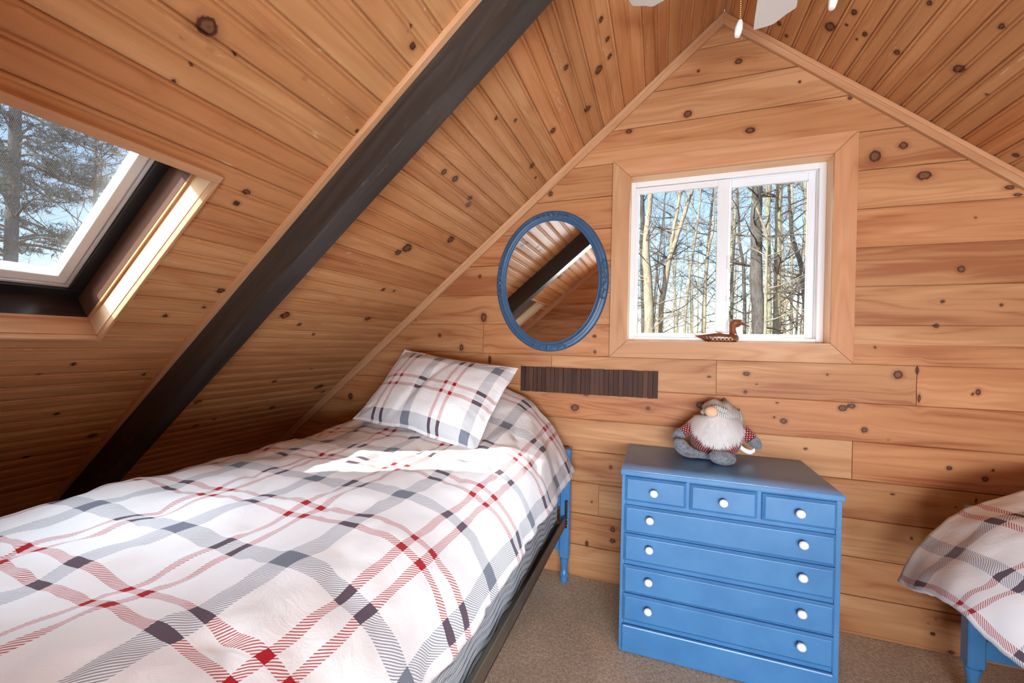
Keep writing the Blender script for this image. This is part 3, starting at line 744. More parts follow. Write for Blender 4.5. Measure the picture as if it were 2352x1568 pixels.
comforter('comforter', 'white comforter with grey and red plaid spread over the left bed', flat1, head1, -.118, -2.30, .62, plaid('plaid_comforter', PX, PY, 0.0, 0.335), -.962, 3.0)
flat2 = [(.586, .490), (.628, .550), (.695, .60), (.775, .690), (.87, .735), (1.0, .748), (1.25, .752), (1.5, .75), (1.72, .74), (1.83, .68), (1.87, .55)]
head2 = [(.586, .412), (.622, .49), (.678, .59), (.765, .690), (.865, .755), (.98, .79), (1.2, .82), (1.5, .82), (1.72, .78), (1.83, .70), (1.87, .58)]
comforter('comforter.001', 'white plaid comforter with its corner drooping over the right-hand bed', flat2, head2, -.352, -2.34, .33, plaid('plaid_comforter_b', PX, PY, .0, .165), .70, 11.0, 1.1, 130, .0125)

# ------------------------------------------------------------------ pillow in a plaid sham
def pillow():
    w, h, T = .70, .505, .165
    Mx = np.array([[.98947, .14388, .0154], [-.09199, .70763, -.70057], [-.1117, .69178, .71341]])
    c = np.array([-1.290, -.489, 1.006])
    n, k = 84, 64
    a = np.linspace(-1, 1, n); b = np.linspace(-1, 1, k)
    A, B = np.meshgrid(a, b, indexing='ij')
    Aa = np.clip(np.abs(A) / .955, 0, 1); Bb = np.clip(np.abs(B) / .94, 0, 1)
    bulge = ((1 - Aa ** 2.4) * (1 - Bb ** 2.4)) ** .55
    m = MB()
    for sgn in (1, -1):
        X = A * w / 2 * (1 - .045 * (1 - B ** 2)) ; Y = B * h / 2 * (1 - .06 * (1 - A ** 2))
        Y = Y + .012 * np.exp(-((A + .05) / .25) ** 2) * (B < 0) * np.abs(B)
        Z = sgn * (T / 2 * bulge * (1.15 if sgn > 0 else .85) + .002)
        for i in range(n):
            for j in range(k):
                q = Vector((A[i, j] * 1.6, B[i, j] * 1.2, sgn * 3.0))
                ed = max(abs(A[i, j]), abs(B[i, j]))
                r = math.atan2(B[i, j], A[i, j])
                Z[i, j] += .006 * noise.noise(q * 3.0) * bulge[i, j] ** .5 + .0035 * noise.noise(Vector((r * 14, ed * 2.5, sgn))) * sstep(.55, .9, ed) * (1 - sstep(.93, 1, ed)) * 1.5
                if sgn > 0: Z[i, j] -= .014 * math.exp(-((A[i, j] + .10 - .25 * B[i, j]) / .07) ** 2) * bulge[i, j]
                zz = .010 * noise.noise(Vector((A[i, j] * 2.5, B[i, j] * 2.5, 0))) * sstep(.8, 1, ed)
                Z[i, j] += zz
        P = np.stack([X, Y, Z], -1) @ Mx.T + c
        W = np.stack([(A + 1) * w / 2, (B + 1) * h / 2, 0 * A + 5], -1)
        m.grid(P, W, .5, flip=sgn < 0)
        if sgn > 0: top = P
        else:
            for sl in ((slice(None), 0), (slice(None), -1), (0, slice(None)), (-1, slice(None))):
                q = np.stack([top[sl], P[sl]], 1); wv = np.stack([W[sl], W[sl]], 1); m.grid(q, wv, .5)
    o = m.build('pillow', plaid('plaid_sham', .330, .400, .300, .040, .046, .017, .024, .004), smooth=180)
    tag(o, 'plaid pillow propped on the head of the left bed', 'pillow')
pillow()

# ------------------------------------------------------------------ oval mirror
mir = thing('wall_mirror', 'oval mirror in a carved slate-blue frame on the plank wall', 'mirror', (-.816, -.01, 1.617))
MXC, MZC, MA, MB_ = -.832, 1.617, .315, .3925
TILT = 0.0
def mir_pt(x, y, z):
    """hang the frame: bottom on the wall, top leaning out by TILT"""
    return (x, y - (z - (MZC - MB_)) * TILT, z)
prof = [(.000, .000), (.000, -.012), (.004, -.018), (.010, -.021), (.016, -.019), (.020, -.021), (.028, -.026), (.036, -.024), (.042, -.017), (.046, -.014), (.049, -.015), (.052, -.012), (.054, -.008), (.054, -.004)]
n = 96
P = np.zeros((n, len(prof), 3))
for i in range(n):
    t = 2 * PI * i / n
    for j, (r, d) in enumerate(prof):
        P[i, j] = mir_pt(MXC + (MA - r) * math.cos(t), d - .002, MZC + (MB_ - r) * math.sin(t))
m = MB(); m.grid(P, wrap_u=True, flip=True)
MFR = plain('slate_blue_frame', srgb(56, 90, 124), .38, .5, 0.0, 60.0, .12, .12)
frm = m.build('frame', MFR, mir, smooth=60)
m = MB(); e = [mir_pt(MXC + (MA - .052) * math.cos(2 * PI * i / n), -.008, MZC + (MB_ - .052) * math.sin(2 * PI * i / n)) for i in range(n)]
m.add(e, [tuple(range(n))]); m.build('mirror_glass', MIRROR, mir)
m = MB(); e = [mir_pt(MXC + (MA - .003) * math.cos(2 * PI * i / n), -.001, MZC + (MB_ - .003) * math.sin(2 * PI * i / n)) for i in range(n)]
m.add(e, [tuple(range(n))[::-1]]); m.build('backing', BLACK_METAL, mir)
for t0 in (PI / 2, -PI / 2, 0, PI):
    m = MB(); span = .34 if abs(math.sin(t0)) > .5 else .30
    def on(t, r, d): return mir_pt(MXC + (MA - r) * math.cos(t), d, MZC + (MB_ - r) * math.sin(t))
    for sg in (-1, 1):
        # C scrolls and a trail of leaves running out from the middle
        for k, (tc, rr) in enumerate(((.07, .011), (.17, .009), (.25, .007))):
            pts = []
            for q in np.linspace(0, 1.7 * PI, 16):
                a = q * sg + (0 if k % 2 else PI); R = rr * (1 - q / (2.6 * PI))
                pts.append(on(t0 + sg * (tc * span / .3) + R * math.cos(a) / .35,   .022 + R * math.sin(a), -.0295))
            m.tube(pts, np.linspace(.0042, .0024, 16), 6)
        for k in range(7):
            tt = t0 + sg * span * (.12 + .13 * k)
            m.ellipsoid(on(tt, .013 + .016 * ((k * 7) % 3) / 2, -.0285), (.0065, .0055, .0065), nu=8, nv=6)
    m.ellipsoid(on(t0, .024, -.030), (.011, .007, .011), nu=14, nv=8)
    for k in range(5):
        a = 2 * PI * k / 5; m.ellipsoid(on(t0 + .022 * math.cos(a), .024 + .010 * math.sin(a), -.029), (.007, .006, .007), nu=10, nv=6)
    m.build('carved_ornament', MFR, frm, smooth=180)

# ------------------------------------------------------------------ strip of dark slats under the mirror
m = MB(); ns = 30; xa, xb = -.991, -.262
for k in range(ns):
    a = xa + (xb - xa) * k / ns; b = xa + (xb - xa) * (k + 1) / ns
    tl = rng.uniform(-.0007, .0007); y = -.018 + rng.uniform(-.003, .003)
    zb_, zt = .998 + rng.uniform(-.0012, .0012), 1.137 + rng.uniform(-.0012, .0012)
    if k in (1, 3): a += .002
    c = np.array([[x + (tl if z == zt else 0), yy, z] for x in (a + .0005, b - .0005) for yy in (y, -.004) for z in (zb_, zt)])
    m.hexa(c, rng.random(), 2)
m.box(xa + .01, xb - .01, -.005, -.0005, 1.01, 1.125, .4)
tag(m.build('slat_panel', W_SLAT, bevel=.0008), 'long strip of dark walnut slats hung below the mirror', 'wall decoration')

# ------------------------------------------------------------------ duck decoy on the sill
def duck():
    t = thing('duck_decoy', 'carved brown wooden duck with cream crosshatched side on the window sill', 'duck', (.03, .04, 1.2942))
    K = .128; ox, oy, oz = -.0905, .042, 1.2942     # metres per unit, tail end at ox
    # body sections: x, half width, z low, z high   (units: body about 1.5 long)
    sec = [(0.0, .015, .215, .245), (.06, .05, .185, .262), (.16, .12, .13, .285), (.30, .20, .055, .315), (.45, .26, .012, .345), (.62, .29, .0, .375), (.80, .31, .0, .385), (.98, .31, .0, .365), (1.15, .30, .0, .335), (1.28, .28, .0, .33), (1.38, .23, .004, .33), (1.46, .15, .03, .28), (1.50, .04, .09, .20)]
    n = 26; P = np.zeros((n, len(sec), 3)); W = np.zeros((n, len(sec), 3))
    for j, (x, hw, zl_, zh) in enumerate(sec):
        for i in range(n):
            a = 2 * PI * i / n; cy = math.copysign(abs(math.cos(a)) ** .8, math.cos(a)); cz = math.sin(a)
            cz = math.copysign(abs(cz) ** (.75 if cz > 0 else .55), cz)
            P[i, j] = (ox + x * K, oy + hw * K * cy, oz + K * ((zl_ + zh) / 2 + (zh - zl_) / 2 * cz))
            W[i, j] = (x * K, (P[i, j, 2]) + hw * cy * .03, 9)
    m = MB(); m.grid(P, W, .3, wrap_u=True, flip=True)
    t2 = NT('duck_paint')
    # painted feathers: cream lattice low on the flank, a slate patch near the wing tip
    x, y, z = t2.sep(t2.objco())[:3]
    X = t2.math('DIVIDE', t2.math('SUBTRACT', x, ox), K); Z = t2.math('DIVIDE', t2.math('SUBTRACT', z, oz), K)
    z0 = t2.math('SUBTRACT', Z, .10)
    l1 = t2.math('PINGPONG', t2.math('DIVIDE', t2.math('ADD', X, t2.math('MULTIPLY', z0, .72)), .066), 1.0); l2 = t2.math('PINGPONG', t2.math('DIVIDE', t2.math('SUBTRACT', X, t2.math('MULTIPLY', z0, .72)), .066), 1.0)
    ln = t2.math('MAXIMUM', t2.math('GREATER_THAN', l1, .83), t2.math('GREATER_THAN', l2, .83))
    zone = t2.math('MULTIPLY', t2.math('MULTIPLY', t2.math('GREATER_THAN', X, .52), t2.math('LESS_THAN', X, 1.27)), t2.math('MULTIPLY', t2.math('LESS_THAN', Z, .185), t2.math('GREATER_THAN', Z, .0)))
    ln = t2.math('MULTIPLY', ln, zone)
    sk_ = t2.math('ADD', X, t2.math('MULTIPLY', Z, .5))
    patch = t2.math('MULTIPLY', t2.math('MULTIPLY', t2.math('GREATER_THAN', sk_, .475), t2.math('LESS_THAN', sk_, .57)), t2.math('MULTIPLY', t2.math('GREATER_THAN', Z, .12), t2.math('LESS_THAN', Z, .215)))
    pe = t2.math('MULTIPLY', t2.math('MULTIPLY', t2.math('LESS_THAN', t2.math('ABSOLUTE', t2.math('SUBTRACT', t2.math('ABSOLUTE', t2.math('SUBTRACT', sk_, .5225)), .055)), .008), t2.math('GREATER_THAN', Z, .11)), t2.math('LESS_THAN', Z, .22))
    gr = t2.noise(t2.comb(t2.math('MULTIPLY', x, 30.0), t2.math('MULTIPLY', y, 260.0), t2.math('MULTIPLY', z, 260.0)), 1.0, 3.0, .6)
    col = t2.mix(t2.smooth(gr, .3, .7), (.105, .030, .014), (.215, .068, .030))
    col = t2.mix(patch, col, (.06, .068, .08)); col = t2.mix(t2.math('MAXIMUM', ln, pe), col, (.75, .55, .33))
    DP = t2.bsdf(col, .28, .5)
    m.build('body', DP, t, smooth=180)
    m = MB()
    neck = [(1.30, .22), (1.305, .34), (1.295, .45), (1.29, .56), (1.305, .655), (1.35, .735), (1.43, .765), (1.505, .745), (1.565, .70)]
    rad = [.215, .165, .13, .125, .15, .175, .185, .16, .085]
    pts, _ = catmull([(ox + a * K, oz + b * K) for a, b in neck], 34)
    rr = np.interp(np.linspace(0, 1, 34), np.linspace(0, 1, len(rad)), rad) * K * .86
    m.tube([(p[0], oy, p[1]) for p in pts], rr, 18)
    m.ellipsoid((ox + 1.41 * K, oy, oz + .705 * K), (.165 * K, .135 * K, .145 * K), nu=22, nv=14)
    m.build('head', W_DECK, t, smooth=180)
    m = MB()
    bl = [(1.54, .735, .075, .075), (1.62, .705, .068, .062), (1.70, .665, .062, .045), (1.78, .625, .058, .030), (1.84, .605, .045, .022), (1.87, .60, .012, .010)]
    P = np.zeros((14, len(bl), 3))
    for j, (a, b, w_, h_) in enumerate(bl):
        for i in range(14):
            q = 2 * PI * i / 14; P[i, j] = (ox + a * K, oy + w_ * K * math.cos(q), oz + (b + h_ * math.sin(q)) * K)
    m.grid(P, wrap_u=True, flip=True); m.add(P[:, -1], [tuple(range(14))])
    m.build('bill', wood('duck_bill', (.13, .055, .03), (.09, .035, .02), (.05, .02, .012), (.03, .01, .01), rough=.3), t, smooth=180)
duck()

# ------------------------------------------------------------------ plush gnome on the dresser
def gnome():
    t = thing('gnome_plush', 'white-bearded plush gnome in a red knit sweater sitting on the dresser', 'plush toy', (-.012, -.15, DZ))
    kn = NT('red_knit')
    u, g, k = kn.sep(kn.attr('w').outputs['Vector'])[:3]
    row = kn.math('DIVIDE', g, .0084)
    ri = kn.math('FLOOR', row); rf = kn.math('FRACT', row)
    off = kn.math('MULTIPLY', kn.math('FRACT', kn.math('MULTIPLY', ri, .5)), 1.0)
    uf = kn.math('FRACT', kn.math('ADD', kn.math('DIVIDE', u, .0125), off))
    v = kn.math('ADD', kn.math('ABSOLUTE', kn.math('SUBTRACT', uf, .5)), kn.math('ABSOLUTE', kn.math('MULTIPLY', kn.math('SUBTRACT', rf, .5), .75)))
    stitch = kn.smooth(v, .30, .22, 0.0, 1.0)
    col = kn.mix(stitch, srgb(122, 26, 38), srgb(228, 208, 204))
    KNIT = kn.bsdf(col, .9, .1, 0.0, stitch, .5, .004, Sheen_Weight=.2)
    ft = NT('grey_felt'); n1 = ft.noise(ft.objco(), 90.0, 4.0, .7, 1.0); n2 = ft.noise(ft.objco(), 400.0, 2.0)
    FELT = ft.bsdf(ft.mix(ft.smooth(n1, .3, .7), srgb(92, 97, 106), srgb(148, 153, 160)), .95, .1, 0.0, n2, .4, .004, Sheen_Weight=.3)
    ht = NT('grey_knit'); hz_ = ht.sep(ht.attr('w').outputs['Vector'])
    rib = ht.math('PINGPONG', ht.math('DIVIDE', hz_[0], .0042), 1.0)
    HAT = ht.bsdf(ht.mix(ht.smooth(ht.math('ADD', rib, ht.noise(ht.objco(), 160.0, 3.0)), .5, 1.4), srgb(148, 149, 146), srgb(214, 213, 208)), .95, .1, 0.0, rib, .6, .004)
    SKIN = plain('nose_felt', srgb(232, 190, 158), .85, .2, 0.0, 300.0, .1)
    FUR = plain('white_fur', (.95, .945, .95), .8, .2)
    c = np.array([-.010, -.128, .856])
    def belly(P, D):
        s = 1 + .10 * np.clip(-D[..., 2:3], 0, 1); P = P.copy(); P[..., 0:1] *= s; P[..., 1:2] *= s
        P[..., 2] = np.maximum(P[..., 2], -.101); return P
    m = MB(); m.ellipsoid(c, (.108, .100, .112), nu=48, nv=30, fn=belly); m.build('body', KNIT, t, smooth=180)
    # hat: a soft dome slumping back over the right shoulder, brim just above the nose
    def slump(P, D):
        P = P.copy(); P[..., 0] += .022 * np.clip(-D[..., 2], 0, 1) + .014 * D[..., 2] * D[..., 2] * 0; P[..., 1] += .012 * np.clip(D[..., 2], 0, 1)
        P[..., 2] += .006 * np.sin(D[..., 0] * 9) * np.clip(D[..., 2], 0, 1); return P
    m = MB(); m.ellipsoid((.012, -.108, .958), (.083, .072, .060), Matrix.Rotation(.30, 3, 'Y'), 44, 22, slump)
    m.tube([(-.068 + .02 * 0, -.150, .962), (-.045, -.176, .985), (-.012, -.188, .992), (.025, -.178, .978), (.058, -.150, .950)], [.010, .013, .013, .013, .009], 10)
    m.tube([(.070, -.085, .965), (.092, -.075, .93), (.100, -.068, .895)], [.030, .022, .010], 12)
    m.build('hat', HAT, t, smooth=180)
    m = MB(); m.ellipsoid((-.036, -.208, .976), (.0285, .026, .0235), nu=24, nv=16); m.build('nose', SKIN, t, smooth=180)
    # beard: long soft locks over the chest
    m = MB(); r2 = np.random.default_rng(3)
    bb = []
    for _ in range(11000):
        a = r2.uniform(-1.25, 1.25); top = r2.beta(1.2, 1.6)
        # root on the front of the head / chest
        el = 1.02 - top * 1.25
        d = np.array([math.sin(a) * math.cos(el), -math.cos(a) * math.cos(el), math.sin(el)])
        root = c + d * np.array([.104, .098, .112])
        if root[2] > .968 - .016 * abs(a): continue
        lim = .955 - 0.112 * (1 - (abs(a) / 1.3) ** 1.6)       # lower edge of the pelt: pointed in the middle
        if root[2] < lim: continue
        L = r2.uniform(.032, .062)
        dirv = np.array([d[0] * .9 + r2.normal(0, .22), d[1] * .9 + r2.normal(0, .12), -0.95 + r2.normal(0, .18) + .55 * abs(math.sin(a)) ** 2]); dirv /= np.linalg.norm(dirv)
        side = np.cross(dirv, d); side /= np.linalg.norm(side) + 1e-9
        curl = r2.normal(0, .012) * side
        wd = r2.uniform(.0006, .0012)
        p0 = root; p1 = root + dirv * L * .5 + d * .010 + curl; p2 = root + dirv * L + d * .004 + curl * .4
        bb.append((p0 - side * wd, p0 + side * wd, p1 + side * wd * .9, p1 - side * wd * .9, p2 + d * .0))
    V = np.array(bb).reshape(-1, 3); F = []
    for i in range(len(bb)): o = i * 5; F += [(o, o + 1, o + 2, o + 3), (o + 3, o + 2, o + 4)]
    m.add(V, F); m.ellipsoid(c + np.array([0, -.004, .040]), (.088, .080, .062), Matrix.Rotation(-.35, 3, 'X'), 30, 16)
    tag(m.build('beard', FUR, t, smooth=180), 'fluffy white beard')
    # arms and mittens
    for pts, rad, hand in (([(-.088, -.135, .905), (-.118, -.145, .882), (-.148, -.150, .862)], [.030, .029, .026], [(-.150, -.151, .861), (-.172, -.154, .848), (-.190, -.156, .841), (-.199, -.157, .840)]),
                           ([(.080, -.130, .905), (.108, -.140, .880), (.132, -.146, .856)], [.028, .029, .026], [(.133, -.146, .855), (.150, -.149, .838), (.164, -.151, .822), (.169, -.152, .815)])):
        m = MB(); q, _ = catmull(pts, 12); m.tube(q, np.interp(np.linspace(0, 1, 12), [0, .5, 1], rad), 18); m.build('arm', KNIT, t, smooth=180)
        m = MB(); q, _ = catmull(hand, 12); m.tube(q, np.interp(np.linspace(0, 1, 12), [0, .4, .8, 1], [.025, .026, .016, .003]), 16); m.build('hand', FELT, t, smooth=180)
    # legs with big felt feet: one flopped out to the side, one pointing at us
    m = MB(); q, _ = catmull([(-.035, -.190, .770), (-.075, -.205, .776), (-.115, -.214, .783), (-.145, -.218, .797), (-.168, -.216, .824), (-.176, -.214, .842)], 26)
    m.tube(q, np.interp(np.linspace(0, 1, 26), [0, .3, .55, .75, .92, 1], [.015, .017, .026, .031, .026, .006]), 20); m.build('foot', FELT, t, smooth=180)
    m = MB(); m.tube([(.008, -.200, .776), (.006, -.235, .780)], [.018, .022], 14)
    m.ellipsoid((.004, -.262, .7845), (.0545, .032, .0315), Matrix.Rotation(.08, 3, 'Y'), 30, 18); m.build('foot', FELT, t, smooth=180)
    # care tag
    m = MB(); xs = np.linspace(0, 1, 10)
    for y in (-.120, -.1192):
        P = np.array([[(.094 + .058 * s, y - .006 * s, .812 - .016 * s - .010 * math.sin(s * 3.1) + (w_ - .5) * (.022 - .004 * s) + .010 * max(0, s - .75) * 4) for w_ in (0, 1)] for s in xs]); m.grid(P)
    m.build('care_tag', plain('satin_tag', (.82, .82, .82), .5, .4), t, smooth=180)
gnome()

# ------------------------------------------------------------------ ceiling fan
fan = thing('ceiling_fan', 'white ceiling fan hanging from the ridge, two pull chains below', 'ceiling fan', (.03, -1.03, 2.5))
FX, FY, FZ = .048, -1.010, 2.455
WF = plain('white_fan_enamel', (.74, .735, .72), .4, .5)
m = MB(); m.lathe([(0, 2.60), (.014, 2.60), (.014, 2.80), (.045, 2.81), (.065, 2.83), (.065, 2.875), (0, 2.875)], (FX, FY, 0), 2, 28); m.build('downrod', WF, fan, smooth=40)
m = MB(); m.lathe([(0, 2.62), (.05, 2.62), (.085, 2.60), (.10, 2.565), (.105, 2.52), (.10, 2.485), (.08, 2.47), (0, 2.47)], (FX, FY, 0), 2, 36); m.build('motor_housing', WF, fan, smooth=40)
m = MB(); m.lathe([(0, 2.47), (.055, 2.47), (.062, 2.45), (.062, 2.385), (.05, 2.36), (0, 2.355)], (FX, FY, 0), 2, 30); m.build('switch_housing', WF, fan, smooth=40)
for k in range(5):
    ang = math.radians(7 - 73 * k) ; ca, sa_ = math.cos(ang), math.sin(ang)
    def fp(along, across, z): # along the blade from the hub (angle measured from +y, clockwise)
        return (FX + along * math.sin(-ang) * -1 + across * ca, FY + along * ca - across * sa_, z)
    out = []
    for a, h in ((.13, .045), (.20, .053), (.30, .060), (.385, .063)): out.append((a, -h))
    for q in np.linspace(-PI / 2, PI / 2, 9): out.append((.440 + .018 * math.cos(q) - .03 * (math.sin(q) > 0) * math.sin(q), .048 * math.sin(q) + (.0 if abs(q) < 1 else .016 * math.copysign(1, q))))
    for a, h in ((.385, .063), (.30, .060), (.20, .053), (.13, .045)): out.append((a, h))
    V = [fp(a, h, FZ + h * .16 + .003) for a, h in out] + [fp(a, h, FZ + h * .16 - .003) for a, h in out]
    nn = len(out)
    m = MB(); m.add(V, [tuple(range(nn))[::-1], tuple(range(nn, 2 * nn))] + [(i, (i + 1) % nn, nn + (i + 1) % nn, nn + i) for i in range(nn)])
    b = m.build('blade', WF, fan, bevel=.0015)
    m = MB(); V = [fp(a, h, z) for z in (FZ + .004, FZ + .010) for a, h in ((.07, -.012), (.17, -.035), (.20, 0), (.17, .035), (.07, .012))]
    m.add(V, [(4, 3, 2, 1, 0), (5, 6, 7, 8, 9)] + [(i, (i + 1) % 5, 5 + (i + 1) % 5, 5 + i) for i in range(5)]); m.build('blade_iron', WF, b)
for x, y, zt, zb_ in ((-.060, -.975, 2.385, 2.222), (.157, -1.005, 2.385, 2.225)):
    # little arm out of the switch housing, bead chain, white pull
    ch = MB(); r_ = .0030; nb = int((zt - zb_) / .0058)
    ch.tube([(FX + (x - FX) * .45, FY + (y - FY) * .45, zt), (x, y, zt)], .003, 6)
    for i in range(nb): ch.ellipsoid((x, y, zt - (i + .5) * (zt - zb_) / nb), (r_, r_, r_ * 1.05), nu=8, nv=6)
    cc = ch.build('pull_chain', BRASS, fan, smooth=180)
    pl = MB(); R = Matrix.Rotation(.16, 3, 'Y') @ Matrix.Rotation(-.12, 3, 'X')
    pf = [(0, .0), (.0055, -.001), (.0085, -.010), (.0105, -.022), (.0108, -.032), (.0090, -.043), (.0070, -.050), (.0062, -.0505), (0, -.0505)]
    n = 20; P = np.zeros((n, len(pf), 3))
    for i in range(n):
        for j, (r, z) in enumerate(pf): P[i, j] = np.array((x, y, zb_)) + np.array(R @ Vector((r * math.cos(2 * PI * i / n), r * math.sin(2 * PI * i / n), z)))
    pl.grid(P, wrap_u=True); put(pl.build('pull_knob', WHITE_GLOSS, smooth=50), cc)

# ------------------------------------------------------------------ the woods outside
def mk_bark(name, a, b, c, scale=7.0):
    t = NT(name); co = t.objco()
    x, y, z = t.sep(co)[:3]
    n1 = t.noise(t.comb(t.math('MULTIPLY', x, 2.5), t.math('MULTIPLY', y, 2.5), t.math('MULTIPLY', z, .9)), scale * .5, 4.0, .65, .5)
    n2 = t.noise(t.comb(t.math('MULTIPLY', x, 3.0), t.math('MULTIPLY', y, 3.0), t.math('MULTIPLY', z, .8)), scale * 3, 4.0, .7)
    col = t.mix(t.smooth(n1, .38, .62), a, b); col = t.mix(t.smooth(n2, .52, .72), col, c)
    return t.bsdf(col, .9, .1, 0.0, n2, .8, .03)
BARK_PALE = mk_bark('pale_bark', (.34, .30, .225), (.26, .21, .14), (.035, .03, .026))
BARK_GREY = mk_bark('grey_bark', (.115, .108, .10), (.07, .064, .058), (.02, .018, .016))
BARK_MOSS = mk_bark('mossy_bark', (.28, .28, .175), (.24, .20, .16), (.045, .04, .032))
TWIG = plain('twig_bark', (.10, .085, .07), .9, .1, 0, None, .1, .35)
TWIG_PALE = plain('pale_twig_bark', (.22, .19, .145), .9, .1, 0, None, .1, .3)
GZ = -2.85
def path_branch(m, p, d, L, r, depth, R, n=4, up=.12):
    segs = max(4, int(L / .16)); pts = [p]; q = np.array(d, float); q /= np.linalg.norm(q)
    for i in range(segs):
        q = q + R.normal(0, .13, 3) + np.array([0, 0, up * .25]); q /= np.linalg.norm(q)
        pts.append(pts[-1] + q * L / segs)
    rr = np.linspace(r, r * .25, len(pts))
    m.tube(pts, rr, n, cap=False)
    if depth > 0:
        for _ in range(R.integers(4, 8) if depth > 1 else R.integers(3, 7)):
            i = R.integers(max(1, segs // 4), segs + 1)
            dd = q * .5 + R.normal(0, .6, 3); dd[2] = abs(dd[2]) * .7 + .1
            path_branch(m, pts[i], dd, L * R.uniform(.25, .55), max(.0025, rr[i] * .6), depth - 1, R, 3, up)
def tree(name, label, stems, bark, twig, seed, nb, zr, Lb=(.5, 1.8), group=None, rb=.016, flat=0.0, cat='tree'):
    R = np.random.default_rng(seed)
    base = stems[0][0]
    t = thing(name, label, cat, (base[0], base[1], GZ), group)
    m = MB(); b = MB()
    for k, st in enumerate(stems):
        st = [np.array(q, float) for q in st]
        if k == 0:
            d0 = (st[1] - st[0])[:3]; d0 = d0 / max(.2, d0[2]); foot = st[0].copy(); dz = st[0][2] - GZ + .1
            foot[:3] = st[0][:3] - d0 * dz * np.array([.35, .35, 1]); foot[3] = st[0][3] * 1.25; st = [foot] + st
        d1 = (st[-1] - st[-2])[:3]; d1 = d1 / max(.2, d1[2]); top = st[-1].copy(); top[:3] += d1 * 4 * np.array([.7, .7, 1]); top[3] *= .25
        st = np.array(st + [top])
        P, _ = catmull(st, 60)
        for i in range(60): P[i, :2] += .012 * np.array([noise.noise(Vector((i * .35, seed, k))), noise.noise(Vector((i * .35, seed, k + 9)))]) * (1 + 3 * P[i, 3])
        m.tube(P[:, :3], np.maximum(P[:, 3], .006) * (1 + .10 * np.array([noise.noise(Vector((i * .5, seed + 3, k))) for i in range(60)])), 12)
        for _ in range(int(nb / len(stems))):
            z = R.uniform(*zr); i = int(np.argmin(np.abs(P[:, 2] - z)))
            a = R.uniform(0, 2 * PI); d = np.array([math.cos(a), math.sin(a) * .6, R.uniform(-.05, .8) * (1 - flat)])
            path_branch(b, P[i, :3], d, R.uniform(*Lb), min(rb, P[i, 3] * .5), 2, R, 4, .25 * (1 - flat))
    m.build('trunk', bark, t, smooth=180)
    b.build('branches', twig, t, smooth=180)
    return t
